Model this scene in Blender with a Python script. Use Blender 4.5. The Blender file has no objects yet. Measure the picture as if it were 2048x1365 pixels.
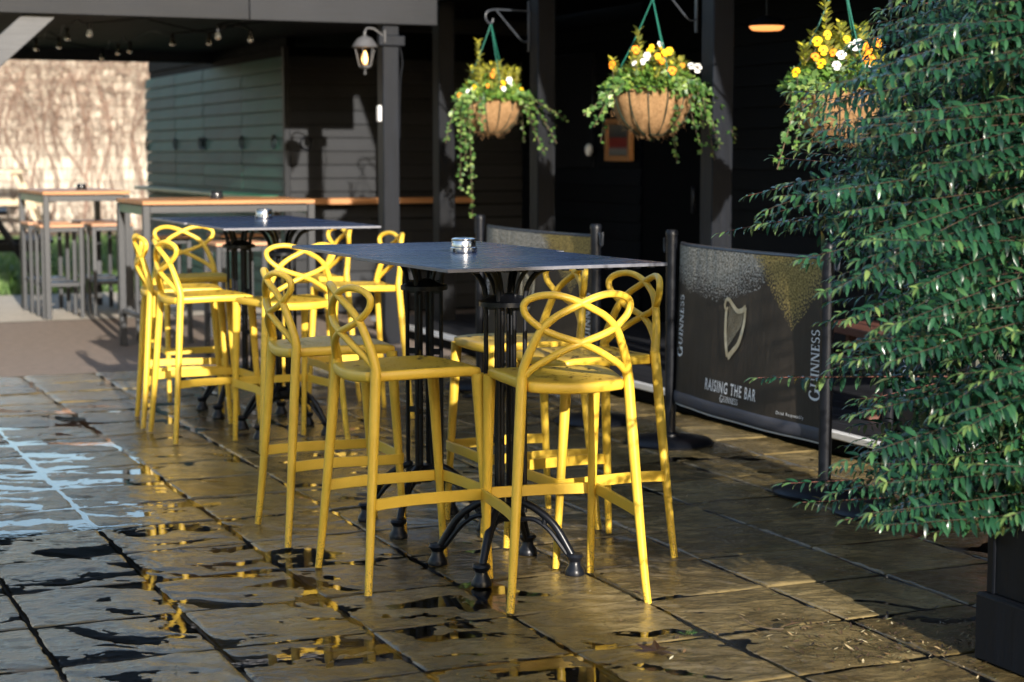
import bpy, math, random
import numpy as np
from mathutils import Vector, Matrix
R = math.radians
random.seed(7); rng = np.random.default_rng(7)
SC = bpy.context.scene
COL = SC.collection

# ------------------------------------------------------------------ camera
cam_d = bpy.data.cameras.new('camera'); cam = bpy.data.objects.new('camera', cam_d); COL.objects.link(cam)
cam.location = (0, 0, 1.39)
cam.rotation_euler = (R(90 - 5.939), 0, -R(23.69))
cam_d.sensor_width = 36; cam_d.lens = 63.28; cam_d.clip_start = .05; cam_d.clip_end = 500
cam_d.dof.use_dof = True; cam_d.dof.focus_distance = 5.65; cam_d.dof.aperture_fstop = 3.6
SC.camera = cam
# ------------------------------------------------------------------ light
SUN_EL = 15.5; SUN_DIR = Vector((.09, 1.0, -math.tan(R(SUN_EL))))     # the way the light travels
w = bpy.data.worlds.new('World'); SC.world = w; w.use_nodes = True
nt = w.node_tree; bg = nt.nodes['Background']
sky = nt.nodes.new('ShaderNodeTexSky'); sky.sky_type = 'NISHITA'; sky.sun_disc = False
sky.sun_elevation = R(SUN_EL); sky.sun_rotation = math.atan2(-SUN_DIR.x, -SUN_DIR.y)
sky.air_density = 1.0; sky.dust_density = 1.6; sky.ozone_density = 1.3
nt.links.new(sky.outputs[0], bg.inputs[0]); bg.inputs[1].default_value = .132
sun_d = bpy.data.lights.new('sun', 'SUN'); sun_d.energy = 3.9; sun_d.angle = R(.55); sun_d.color = (1, .93, .83)
sun = bpy.data.objects.new('sun', sun_d); COL.objects.link(sun); sun.location = (-2, -20, 9)
sun.rotation_euler = SUN_DIR.to_track_quat('-Z', 'Y').to_euler()
vs = SC.view_settings; vs.view_transform = 'Standard'; vs.look = 'None'; vs.exposure = 1.27; vs.gamma = 1; vs.use_curve_mapping = False
try:
    SC.cycles.use_denoising = True; SC.cycles.max_bounces = 8; SC.cycles.caustics_reflective = False; SC.cycles.caustics_refractive = False
    SC.cycles.sample_clamp_indirect = 6
except Exception: pass

# ------------------------------------------------------------------ materials
class NT:
    def __init__(s, name):
        s.m = bpy.data.materials.new(name); s.m.use_nodes = True; s.t = s.m.node_tree; s.b = s.t.nodes['Principled BSDF']
    def n(s, typ, **kw):
        d = s.t.nodes.new('ShaderNode' + typ)
        for k, v in kw.items(): setattr(d, k, v)
        return d
    def l(s, a, b): s.t.links.new(a, b)
    def math(s, op, a, b=None, c=None, clamp=False):
        d = s.n('Math', operation=op); d.use_clamp = clamp
        for i, x in enumerate((a, b, c)):
            if x is None: continue
            if isinstance(x, (int, float)): d.inputs[i].default_value = x
            else: s.l(x, d.inputs[i])
        return d.outputs[0]
    def mapping(s, scale=(1, 1, 1), rot=(0, 0, 0), coord='Object', src=None):
        if src is None:
            tc = s.n('TexCoord'); src = tc.outputs[coord]
        mp = s.n('Mapping'); mp.inputs['Scale'].default_value = scale; mp.inputs['Rotation'].default_value = rot
        s.l(src, mp.inputs[0]); return mp.outputs[0]
    def noise(s, vec, scale, detail=3, rough=.55, dist=0.):
        d = s.n('TexNoise'); d.inputs['Scale'].default_value = scale; d.inputs['Detail'].default_value = detail
        d.inputs['Roughness'].default_value = rough; d.inputs['Distortion'].default_value = dist
        s.l(vec, d.inputs['Vector']); return d.outputs['Fac']
    def ramp(s, fac, stops):
        d = s.n('ValToRGB'); e = d.color_ramp.elements
        while len(e) < len(stops): e.new(.5)
        for i, (p, c) in enumerate(stops):
            e[i].position = p; e[i].color = (*c, 1) if len(c) == 3 else c
        s.l(fac, d.inputs[0]); return d.outputs[0]
    def mix(s, fac, a, b, mode='MIX'):
        d = s.n('MixRGB', blend_type=mode)
        for i, x in zip((0, 1, 2), (fac, a, b)):
            if isinstance(x, (int, float)): d.inputs[i].default_value = x
            elif isinstance(x, tuple): d.inputs[i].default_value = (*x, 1)
            else: s.l(x, d.inputs[i])
        return d.outputs[0]
    def bump(s, h, strength=.3, dist=.01):
        d = s.n('Bump'); d.inputs['Strength'].default_value = strength; d.inputs['Distance'].default_value = dist
        s.l(h, d.inputs['Height']); s.l(d.outputs[0], s.b.inputs['Normal'])
    def set(s, **kw):
        for k, v in kw.items():
            k = {'base': 'Base Color', 'rough': 'Roughness', 'metal': 'Metallic', 'spec': 'Specular IOR Level', 'trans': 'Transmission Weight', 'ior': 'IOR',
                 'ecol': 'Emission Color', 'estr': 'Emission Strength', 'coat': 'Coat Weight', 'crough': 'Coat Roughness', 'alpha': 'Alpha', 'sheen': 'Sheen Weight'}[k]
            if isinstance(v, (int, float)): s.b.inputs[k].default_value = v
            elif isinstance(v, tuple): s.b.inputs[k].default_value = (*v, 1)
            else: s.l(v, s.b.inputs[k])
        return s

def plain(name, base, rough=.5, metal=0., var=.18, scale=20., bump=.15, spec=.5, stretch=(1, 1, 1), bdist=.004, coord='Object'):
    """A painted or natural surface: mottled colour, uneven gloss and fine relief."""
    t = NT(name); v = t.mapping(stretch, coord=coord)
    f = t.noise(v, scale, 5, .6); g = t.noise(v, scale * .23, 3)
    oi = t.n('ObjectInfo')
    k = t.math('MULTIPLY_ADD', f, .6, t.math('MULTIPLY', g, .4))
    k = t.math('ADD', k, t.math('MULTIPLY_ADD', oi.outputs['Random'], .25, -.125))
    lo = tuple(max(0, c * (1 - 2 * var)) for c in base); hi = tuple(min(1, c * (1 + 2 * var)) for c in base)
    t.set(base=t.ramp(k, [(.2, lo), (.8, hi)]), rough=t.math('MULTIPLY_ADD', f, .22, rough - .11), metal=metal, spec=spec)
    if bump: t.bump(f, bump, bdist)
    return t.m

M = {}
# yellow moulded plastic, speckled with dirt near the feet
t = NT('yellow_plastic'); v = t.mapping(); sp = t.n('SeparateXYZ'); t.l(v, sp.inputs[0])
f = t.noise(v, 14, 4); fine = t.noise(v, 160, 3, .7); oi = t.n('ObjectInfo')
base = t.ramp(t.math('ADD', f, t.math('MULTIPLY_ADD', oi.outputs['Random'], .2, -.1)), [(.25, (.68, .425, .036)), (.75, (.77, .50, .055))])
low = t.math('SUBTRACT', 1, t.math('DIVIDE', sp.outputs[2], .22), clamp=True)
dirt = t.math('MULTIPLY', t.math('GREATER_THAN', fine, t.math('MULTIPLY_ADD', low, -.19, .71)), .7)
wear = t.math('MULTIPLY', t.math('GREATER_THAN', t.noise(v, 60, 5, .75), .66), .30)
base = t.mix(dirt, base, (.10, .07, .03)); base = t.mix(wear, base, (.74, .6, .22))
t.set(base=base, rough=t.math('MULTIPLY_ADD', f, .3, .27), spec=.45); t.bump(fine, .10, .002); M['yellow'] = t.m

M['iron'] = plain('black_iron', (.005, .006, .009), .32, var=.3, scale=60, bump=.15, bdist=.002, spec=.3)
t = NT('tabletop_laminate'); v = t.mapping()
f = t.noise(v, 5, 5, .65); sm = t.noise(t.mapping((1, 5, 1), (0, 0, .5)), 3, 4, .6, .4)
t.set(base=t.ramp(f, [(.3, (.014, .024, .060)), (.7, (.024, .040, .095))]), rough=t.math('MULTIPLY_ADD', sm, .14, .20), spec=.5)
t.bump(t.noise(v, 350, 2), .03, .001); M['top'] = t.m
M['top_edge'] = plain('tabletop_edge', (.14, .14, .16), .4, var=.2, scale=40)
M['steel'] = plain('brushed_steel', (.62, .62, .64), .2, metal=1., var=.08, scale=90, bump=.05)
M['ash_dark'] = plain('black_ashtray', (.015, .015, .018), .2, var=.2)

# wet riven paving
t = NT('wet_paving'); tc = t.n('TexCoord'); geo = t.n('NewGeometry'); oi = t.n('ObjectInfo'); pos = geo.outputs['Position']
v = t.mapping((1, 1, 1), src=pos)
big = t.noise(v, 1.3, 4, .6); mid = t.noise(t.mapping((1, 1.9, 1), (0, 0, .45), src=pos), 7, 6, .68, .6); fine = t.noise(v, 190, 4, .75); spk = t.noise(v, 260, 2, .6)
k = t.math('ADD', t.math('MULTIPLY_ADD', mid, .6, t.math('MULTIPLY', big, .4)), t.math('MULTIPLY_ADD', oi.outputs['Random'], .22, -.11))
col = t.ramp(k, [(.22, (.042, .029, .012)), (.42, (.135, .098, .041)), (.6, (.265, .200, .090)), (.82, (.40, .32, .18))])
grime = t.math('MULTIPLY', t.math('GREATER_THAN', t.noise(v, 38, 6, .75), .6), .5)
col = t.mix(grime, col, (.022, .017, .010))
moss = t.math('MULTIPLY', t.math('GREATER_THAN', t.noise(v, 3.2, 5, .7), .62), .35); col = t.mix(moss, col, (.05, .05, .018))
wet = t.ramp(t.noise(v, 2.1, 5, .62, .3), [(.38, (.03, .03, .03)), (.54, (.085, .085, .085)), (.72, (.30, .30, .30))])
damp = t.math('MULTIPLY_ADD', wet, 2.6, .52, clamp=True); dk = t.n('MixRGB', blend_type='MULTIPLY'); dk.inputs[0].default_value = 1.; t.l(col, dk.inputs[1]); t.l(damp, dk.inputs[2]); col = dk.outputs[0]
t.set(base=col, rough=t.math('ADD', wet, t.math('MULTIPLY', fine, .05)), spec=.5)
med = t.noise(t.mapping((1, 1.6, 1), (0, 0, .45), src=pos), 42, 5, .7, .5)
t.bump(t.math('ADD', t.math('MULTIPLY_ADD', mid, 1., t.math('MULTIPLY', fine, .05)), t.math('MULTIPLY', med, .30)), .5, .010); M['paving'] = t.m
M['mortar'] = plain('joint_mortar', (.03, .026, .02), .6, scale=60, bump=.5)
t = NT('rain_water'); t.set(base=(.9, .94, .95), rough=.0, trans=1.0, ior=1.33, spec=.5)
wv = t.noise(t.mapping((1, 1, 1)), 26, 2); t.bump(wv, .03, .003); M['water'] = t.m

def wood(name, base, rough=.55, var=.25, axis=0, bump=.3, scale=9, spec=.4):
    st = [14, 14, 14]; st[axis] = 1.0
    t = NT(name); v = t.mapping(tuple(st)); f = t.noise(v, scale * .35, 6, .7, .6); g = t.noise(t.mapping(), 2.2, 3); oi = t.n('ObjectInfo')
    k = t.math('ADD', t.math('MULTIPLY_ADD', f, .65, t.math('MULTIPLY', g, .35)), t.math('MULTIPLY_ADD', oi.outputs['Random'], .3, -.15))
    lo = tuple(c * (1 - 2 * var) for c in base); hi = tuple(min(1, c * (1 + 2 * var)) for c in base)
    t.set(base=t.ramp(k, [(.2, lo), (.8, hi)]), rough=t.math('MULTIPLY_ADD', f, .3, rough - .15), spec=spec); t.bump(f, bump, .004)
    return t.m
M['fascia'] = wood('weathered_fascia_paint', (.0100, .0110, .0135), .6, .35, 0, spec=.22)
M['post'] = wood('black_stained_post', (.0038, .0052, .0085), .5, .45, 2, spec=.18)
M['brace'] = wood('bare_grey_timber', (.085, .086, .090), .7, .25, 0)
M['black_x'] = wood('black_cladding', (.0115, .0130, .016), .5, .3, 0, spec=.2)
M['black_y'] = wood('black_cladding_side', (.0038, .0048, .0072), .55, .3, 1, spec=.10)
M['green_y'] = wood('green_stained_cladding', (.020, .068, .052), .55, .35, 1, spec=.16)
M['ceiling'] = wood('dark_ceiling_board', (.006, .0068, .0088), .6, .3, 0, spec=.10)
M['void'] = plain('black_paint', (.0020, .0025, .0034), .7, scale=8, spec=.05)
M['orange_wood'] = wood('oiled_orange_timber', (.36, .165, .062), .45, .2, 0)
M['pale_wood'] = wood('pale_timber', (.55, .44, .30), .7, .2, 0)
M['red_wood'] = wood('red_brown_timber', (.12, .045, .03), .6, .25, 0)
M['slat'] = wood('stool_seat_slat', (.42, .22, .12), .45, .2, 0)
M['frame_grey'] = plain('grey_powder_coat', (.022, .024, .028), .42, var=.12, scale=50, bump=.08)
M['ledge_apron_green'] = plain('ledge_paint_apron_reflection', (.012, .12, .065), .4, var=.15)  # ledge paint; on the table aprons a green reflection put into the colour
M['roof'] = plain('roof_felt', (.02, .02, .022), .85, scale=60, bump=.5)
M['tarmac'] = plain('brown_tarmac', (.27, .205, .160), .85, var=.22, scale=70, bump=.7, bdist=.01, coord='Object')
M['concrete'] = plain('pale_concrete', (.52, .46, .38), .85, var=.16, scale=30, bump=.4)
M['soil'] = plain('brown_soil', (.14, .085, .05), .95, var=.3, scale=12, bump=.8)
M['turf'] = plain('turf_soil', (.035, .075, .014), .95, var=.3, scale=9, bump=.8)
M['block'] = plain('cream_blockwork', (.40, .360, .30), .9, var=.16, scale=9, bump=.4)
M['wall_mortar'] = plain('wall_mortar', (.25, .22, .18), .95, scale=20)
M['vine'] = plain('dry_vine', (.17, .115, .088), .9, var=.35, scale=6, bump=0)
M['render'] = plain('grey_render', (.32, .30, .27), .9, var=.1, scale=6, bump=.3)
M['white_paint'] = plain('white_paint', (.72, .73, .74), .45, var=.06, scale=20)
M['deck'] = wood('dark_deck_board', (.022, .023, .027), .5, .3, 1, spec=.25)
M['coir'] = NT('coir_fibre'); t = M['coir']; v = t.mapping((1, 1, 1)); f = t.noise(v, 45, 6, .8, 1.2); g = t.noise(v, 130, 3, .8, 2.)
t.set(base=t.ramp(f, [(.25, (.24, .125, .05)), (.6, (.52, .31, .15)), (.85, (.68, .46, .25))]), rough=.95, spec=.15); t.bump(t.math('ADD', f, g), .9, .012); M['coir'] = t.m
M['wire'] = plain('dark_green_wire', (.012, .03, .022), .35, var=.2)
M['cord'] = plain('green_plastic_cord', (.012, .12, .085), .4, var=.1)
M['bracket'] = plain('wrought_bracket', (.03, .035, .045), .35, var=.2)
M['lantern'] = plain('grey_lantern_metal', (.065, .065, .068), .5, var=.2, scale=30)
t = NT('clear_glass_pane'); t.set(base=(.95, .97, .96), rough=.06, trans=1., ior=1.12, alpha=.55); M['glass'] = t.m
t = NT('smoky_bulb_glass'); t.set(base=(.45, .43, .36), rough=.05, trans=.9, ior=1.3, spec=.8); M['bulb'] = t.m
t = NT('glowing_bulb'); t.set(base=(1, .7, .3), ecol=(1., .50, .16), estr=3.2); M['glow'] = t.m
t = NT('lamp_diffuser'); t.set(base=(.9, .6, .35), ecol=(1., .34, .09), estr=.75); M['diffuser'] = t.m
M['plastic_black'] = plain('black_plastic', (.006, .007, .010), .38, var=.2, scale=40, bump=.05, spec=.2)

def leafmat(name, stops, rough=.35, transl=.25, spec=.5):
    t = NT(name); at = t.n('Attribute'); at.attribute_name = 'tint'; oi = t.n('ObjectInfo'); geo = t.n('NewGeometry')
    k = t.math('ADD', at.outputs['Fac'], t.math('MULTIPLY_ADD', oi.outputs['Random'], .2, -.1))
    col = t.ramp(k, stops); under = t.mix(.45, col, (.20, .25, .13)); col = t.mix(geo.outputs['Backfacing'], col, under)
    t.set(base=col, rough=rough, spec=spec)
    tr = t.n('BsdfTranslucent'); t.l(col, tr.inputs[0]); mx = t.n('MixShader'); mx.inputs[0].default_value = transl
    t.l(t.b.outputs[0], mx.inputs[1]); t.l(tr.outputs[0], mx.inputs[2]); t.l(mx.outputs[0], t.t.nodes['Material Output'].inputs[0]); return t.m
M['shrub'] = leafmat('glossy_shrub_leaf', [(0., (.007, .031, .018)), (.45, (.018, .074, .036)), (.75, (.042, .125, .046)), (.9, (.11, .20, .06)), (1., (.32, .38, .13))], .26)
M['ivy'] = leafmat('ivy_leaf', [(0., (.03, .085, .022)), (.6, (.085, .18, .035)), (1., (.24, .33, .09))], .4)
M['basket_leaf'] = leafmat('bedding_leaf', [(0., (.045, .12, .020)), (.6, (.125, .235, .034)), (1., (.27, .36, .06))], .45)
M['euonymus'] = leafmat('yellow_green_leaf', [(0., (.22, .26, .02)), (.5, (.48, .46, .035)), (1., (.70, .60, .06))], .45)
M['grass'] = leafmat('grass_blade', [(0., (.03, .085, .010)), (.6, (.065, .16, .018)), (1., (.13, .22, .03))], .6)
M['litter'] = leafmat('dry_leaf', [(0., (.035, .02, .012)), (.4, (.12, .07, .03)), (.75, (.34, .26, .14)), (1., (.55, .50, .34))], .6, .1)
M['maple'] = leafmat('brown_maple_leaf', [(0., (.028, .014, .008)), (1., (.042, .021, .012))], .3, .05)
M['stem_red'] = plain('red_stem', (.14, .050, .034), .5, var=.3, bump=0)
M['stem_dark'] = plain('dark_stem', (.060, .034, .020), .6, var=.3, bump=0)
M['stem'] = plain('brown_stem', (.10, .07, .04), .7, var=.3, bump=0)
for nm, c in (('yellow_petal', (.85, .48, .01)), ('orange_petal', (.85, .26, .015)), ('white_petal', (.82, .82, .78))):
    t = NT(nm); t.set(base=c, rough=.6, spec=.2); M[nm] = t.m
t = NT('dark_petal_eye'); t.set(base=(.12, .05, .01), rough=.7); M['eye'] = t.m

# ------------------------------------------------------------------ builders
def tag(o, label=None, cat=None, group=None, kind=None):
    if label: o['label'] = label
    if cat: o['category'] = cat
    if group: o['group'] = group
    if kind: o['kind'] = kind
    return o
def empty(name, loc=(0, 0, 0), rz=0., label=None, cat=None, group=None, kind=None):
    o = bpy.data.objects.new(name, None); COL.objects.link(o); o.location = loc; o.rotation_euler = (0, 0, rz); o.empty_display_size = .1
    return tag(o, label, cat, group, kind)
def link(name, me, parent=None, loc=(0, 0, 0), rz=0.):
    o = bpy.data.objects.new(name, me); COL.objects.link(o); o.location = loc; o.rotation_euler = (0, 0, rz)
    if parent: o.parent = parent
    return o
def copy_tree(o, parent=None):
    c = o.copy(); COL.objects.link(c); c.parent = parent
    for ch in list(o.children): copy_tree(ch, c)
    return c

class MB:
    """Collects shapes into one mesh."""
    def __init__(s): s.v = []; s.f = []; s.mi = []; s.cur = 0
    def add(s, vs, fs):
        o = len(s.v); s.v += [tuple(p) for p in vs]; s.f += [tuple(i + o for i in f) for f in fs]; s.mi += [s.cur] * len(fs); return s
    def box(s, c, d, ch=.004, rot=None):
        hx, hy, hz = (x / 2 for x in d); ch = min(ch, .45 * min(d)); P = []; idx = {}
        for i in (-1, 1):
            for j in (-1, 1):
                for k in (-1, 1):
                    for ax in range(3):
                        q = [i * (hx - ch), j * (hy - ch), k * (hz - ch)]; q[ax] = (i, j, k)[ax] * (hx, hy, hz)[ax]
                        idx[i, j, k, ax] = len(P); P.append(q)
        F = []; L = ((-1, -1), (1, -1), (1, 1), (-1, 1))
        def key(ax, sg, u, v): t = [0, 0, 0]; t[ax] = sg; t[(ax + 1) % 3] = u; t[(ax + 2) % 3] = v; return tuple(t)
        for ax in range(3):
            for sg in (-1, 1):
                q = [idx[(*key(ax, sg, u, v), ax)] for u, v in L]; F.append(q if sg > 0 else q[::-1])
        for ax in range(3):
            a1, a2 = (ax + 1) % 3, (ax + 2) % 3
            for u in (-1, 1):
                for v in (-1, 1):
                    A = key(ax, -1, u, v); B = key(ax, 1, u, v); q = [idx[(*A, a1)], idx[(*B, a1)], idx[(*B, a2)], idx[(*A, a2)]]
                    F.append(q if u * v < 0 else q[::-1])
        for i in (-1, 1):
            for j in (-1, 1):
                for k in (-1, 1):
                    q = [idx[i, j, k, a] for a in range(3)]; F.append(q if i * j * k > 0 else q[::-1])
        m = rot.to_3x3() if rot else Matrix.Identity(3); c = Vector(c)
        return s.add([m @ Vector(p) + c for p in P], F)
    def bar(s, p, q, wd, ht, ch=.003, up=(0, 0, 1)):
        p, q = Vector(p), Vector(q); d = q - p; L = d.length; d.normalize(); up = Vector(up)
        x = d.cross(up).normalized() if abs(d.dot(up)) < .99 else Vector((1, 0, 0)); y = x.cross(d)
        return s.box((p + q) / 2, (wd, L, ht), ch, Matrix((x, d, y)).transposed())
    def tube(s, pts, r, n=8, cap=True, flat=1.0, up=None):
        pts = [Vector(p) for p in pts]; N = len(pts); r = r if hasattr(r, '__len__') else [r] * N; V = []; F = []
        prev = None
        for i, p in enumerate(pts):
            d = (pts[min(i + 1, N - 1)] - pts[max(i - 1, 0)]).normalized()
            if prev is None:
                a = Vector(up) if up else (Vector((0, 0, 1)) if abs(d.z) < .9 else Vector((1, 0, 0)))
                x = d.cross(a).normalized()
            else: x = (prev - d * prev.dot(d)).normalized()
            prev = x; y = d.cross(x)
            for k in range(n):
                t = 2 * math.pi * k / n; V.append(p + (x * math.cos(t) + y * math.sin(t) * flat) * r[i])
        for i in range(N - 1):
            for k in range(n): F.append((i * n + k, i * n + (k + 1) % n, (i + 1) * n + (k + 1) % n, (i + 1) * n + k))
        if cap: F.append(tuple(range(n))[::-1]); F.append(tuple((N - 1) * n + k for k in range(n)))
        return s.add(V, F)
    def lathe(s, prof, c=(0, 0, 0), n=20, cap=True):
        V = []; F = []
        for r, z in prof:
            for k in range(n): t = 2 * math.pi * k / n; V.append((c[0] + r * math.cos(t), c[1] + r * math.sin(t), c[2] + z))
        for i in range(len(prof) - 1):
            for k in range(n): F.append((i * n + k, i * n + (k + 1) % n, (i + 1) * n + (k + 1) % n, (i + 1) * n + k))
        if cap: F.append(tuple(range(n))[::-1]); F.append(tuple((len(prof) - 1) * n + k for k in range(n)))
        return s.add(V, F)
    def mesh(s, name, mats, smooth=True):
        me = bpy.data.meshes.new(name); me.from_pydata(s.v, [], s.f)
        for m in (mats if isinstance(mats, (list, tuple)) else [mats]): me.materials.append(m)
        if any(s.mi): me.polygons.foreach_set('material_index', s.mi)
        me.update()
        if smooth:
            me.polygons.foreach_set('use_smooth', [True] * len(me.polygons))
            if smooth != 'all':
                try: me.set_sharp_from_angle(angle=R(38))
                except Exception: pass
        return me
    def build(s, name, mats, parent=None, loc=(0, 0, 0), rz=0., smooth=True): return link(name, s.mesh(name, mats, smooth), parent, loc, rz)

def spline(P, n=8):
    """Catmull-Rom through the points."""
    P = [Vector(p) for p in P]; out = []
    for i in range(len(P) - 1):
        a, b, c, d = P[max(i - 1, 0)], P[i], P[i + 1], P[min(i + 2, len(P) - 1)]
        for k in range(n):
            t = k / n; out.append(.5 * ((2 * b) + (c - a) * t + (2 * a - 5 * b + 4 * c - d) * t * t + (3 * b - a - 3 * c + d) * t ** 3))
    out.append(P[-1]); return out

def np_mesh(name, V, F, mat, tint=None, smooth=True):
    """V (n,3), F (m,k) arrays with k = 3 or 4; tint is a value per vertex."""
    me = bpy.data.meshes.new(name); n, k = F.shape
    me.vertices.add(len(V)); me.vertices.foreach_set('co', np.asarray(V, np.float32).ravel())
    me.loops.add(n * k); me.loops.foreach_set('vertex_index', np.asarray(F, np.int32).ravel())
    me.polygons.add(n); me.polygons.foreach_set('loop_start', np.arange(0, n * k, k, dtype=np.int32))
    me.polygons.foreach_set('use_smooth', np.full(n, smooth))
    if tint is not None:
        a = me.attributes.new('tint', 'FLOAT', 'POINT'); a.data.foreach_set('value', np.asarray(tint, np.float32))
    me.update(calc_edges=True); me.validate(); me.materials.append(mat); return me

def leaf_template(wd=.4, curl=.18, fold=.25, segs=4, shape='ellipse'):
    """A leaf one unit long lying along +Y, folded along its rib and curving down: (V, F quads)."""
    V = []; F = []
    for i in range(segs + 1):
        t = i / segs
        half = wd / 2 * (math.sin(math.pi * min(1, t * .92 + .08)) ** .8 if shape == 'ellipse' else (math.sin(math.pi * t ** .75) ** .7 + .02)) if t < 1 else .01
        if t == 0: half = .03
        z = -curl * t * t
        V += [(-half, t, z + half * fold), (0, t, z), (half, t, z + half * fold)]
    for i in range(segs):
        a = i * 3; F += [(a, a + 1, a + 4, a + 3), (a + 1, a + 2, a + 5, a + 4)]
    return np.array(V), np.array(F)

def scatter_leaves(tmpl, P, D, U, S):
    """Copies of a template placed at P, pointing along D with upper side U, scaled by S."""
    V, F = tmpl; P = np.asarray(P, float); D = np.asarray(D, float); U = np.asarray(U, float); S = np.asarray(S, float)
    D = D / np.linalg.norm(D, axis=1, keepdims=True); X = np.cross(D, U); X /= np.linalg.norm(X, axis=1, keepdims=True) + 1e-9; Z = np.cross(X, D)
    W = P[:, None] + S[:, None, None] * (V[None, :, 0:1] * X[:, None] + V[None, :, 1:2] * D[:, None] + V[None, :, 2:3] * Z[:, None])
    FF = (np.arange(len(P)) * len(V))[:, None, None] + F[None]
    return W.reshape(-1, 3), FF.reshape(-1, F.shape[1]), np.repeat(np.arange(len(P)), len(V))

# ---- gradient noise for the relief of the slabs
_perm = rng.permutation(512); _ang = rng.random(512) * 2 * np.pi
def pnoise(x, y):
    xi = np.floor(x).astype(int); yi = np.floor(y).astype(int); xf = x - xi; yf = y - yi
    def gr(i, j, dx, dy):
        h = _ang[_perm[(i + _perm[j % 512]) % 512]]; return np.cos(h) * dx + np.sin(h) * dy
    u = xf * xf * xf * (xf * (xf * 6 - 15) + 10); v = yf * yf * yf * (yf * (yf * 6 - 15) + 10)
    a = gr(xi, yi, xf, yf); b = gr(xi + 1, yi, xf - 1, yf); c = gr(xi, yi + 1, xf, yf - 1); d = gr(xi + 1, yi + 1, xf - 1, yf - 1)
    return (a * (1 - u) + b * u) * (1 - v) + (c * (1 - u) + d * u) * v
def fbm(x, y, o=4):
    s = 0; a = 1.
    for i in range(o): s = s + a * pnoise(x * 2 ** i + 17.3 * i, y * 2 ** i + 5.1 * i); a *= .5
    return s

# ================================================================== THE SETTING
g = MB(); g.add([(-90, -90, -.06), (90, -90, -.06), (90, 160, -.06), (-90, 160, -.06)], [(0, 1, 2, 3)])
tag(g.build('ground', M['turf']), kind='structure')
def sheet(name, x0, x1, y0, y1, z, mat, nx=1, ny=1):
    g = MB(); xs = np.linspace(x0, x1, nx + 1); ys = np.linspace(y0, y1, ny + 1)
    g.add([(x, y, z) for y in ys for x in xs], [(j * (nx + 1) + i, j * (nx + 1) + i + 1, (j + 1) * (nx + 1) + i + 1, (j + 1) * (nx + 1) + i) for j in range(ny) for i in range(nx)])
    return tag(g.build(name, mat), kind='structure')
SA, SB = .4508, .443                      # slab pitch across and along
A0, B0 = .338, 4.443
PAT_X0, PAT_X1, PAT_Y1 = A0 - 3 * SA, 4.70, B0 + 16 * SB
tarmac = sheet('tarmac_yard', -12, 9, PAT_Y1 + .01, 15.3, -.004, M['tarmac'])
conc = sheet('concrete_path', -12, 9, 15.3, 18.25, .0, M['concrete'])
bed = sheet('soil_border', -12, 12, 30.6, 33.0, .02, M['soil'])

# ---- paving: every slab is a piece with its own riven relief; rain water stands in the low places
paving = empty('paving', (0, 0, 0), kind='structure')
mb = MB(); mb.add([(PAT_X0, B0 - 8 * SB, -.0105), (PAT_X1, B0 - 8 * SB, -.0105), (PAT_X1, PAT_Y1, -.0105), (PAT_X0, PAT_Y1, -.0105)], [(0, 1, 2, 3)])
mb.build('joint_bed', M['mortar'], paving)
def basin(x, y):
    """How far the patio has sunk (metres): deepest at the left of the tables."""
    n = fbm(x * .9 + 3.1, y * .75 + 9.4, 3)
    left = 1 / (1 + np.exp((x - 1.75 - .10 * (y - 6)) * 3.6))
    near = 1 / (1 + np.exp((y - 9.9) * 2.2))
    mid = np.exp(-(((x - 1.75) / .55) ** 2 + ((y - 4.9) / .9) ** 2))
    deep = .60 + .40 / (1 + np.exp(-(y - 6.7) * 3.))
    return .0037 * left * near * deep + .0026 * mid + .0026 * np.clip(n, -.5, .8) * (.35 + .65 * near)
def slab_height(x, y, ox, oy, ang):
    c, s = math.cos(ang), math.sin(ang); u = (x * c - y * s) + ox; v = (x * s + y * c) + oy
    wx = fbm(u * 2.2, v * 2.2, 3) * .55; wy = fbm(u * 2.2 + 40, v * 2.2 + 11, 3) * .55
    n = fbm((u + wx * .35) * 2.1, (v + wy * .35) * 5.2, 4)
    t = n * 5.5; fl = np.floor(t); fr = t - fl; st = fl + np.clip((fr - .72) / .28, 0, 1) ** 1.5
    return .0013 * st + .0010 * n + .0020 * fbm(u * 8, v * 13, 3) + .0012 * fbm(u * 27 + 7, v * 38, 3)
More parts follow.
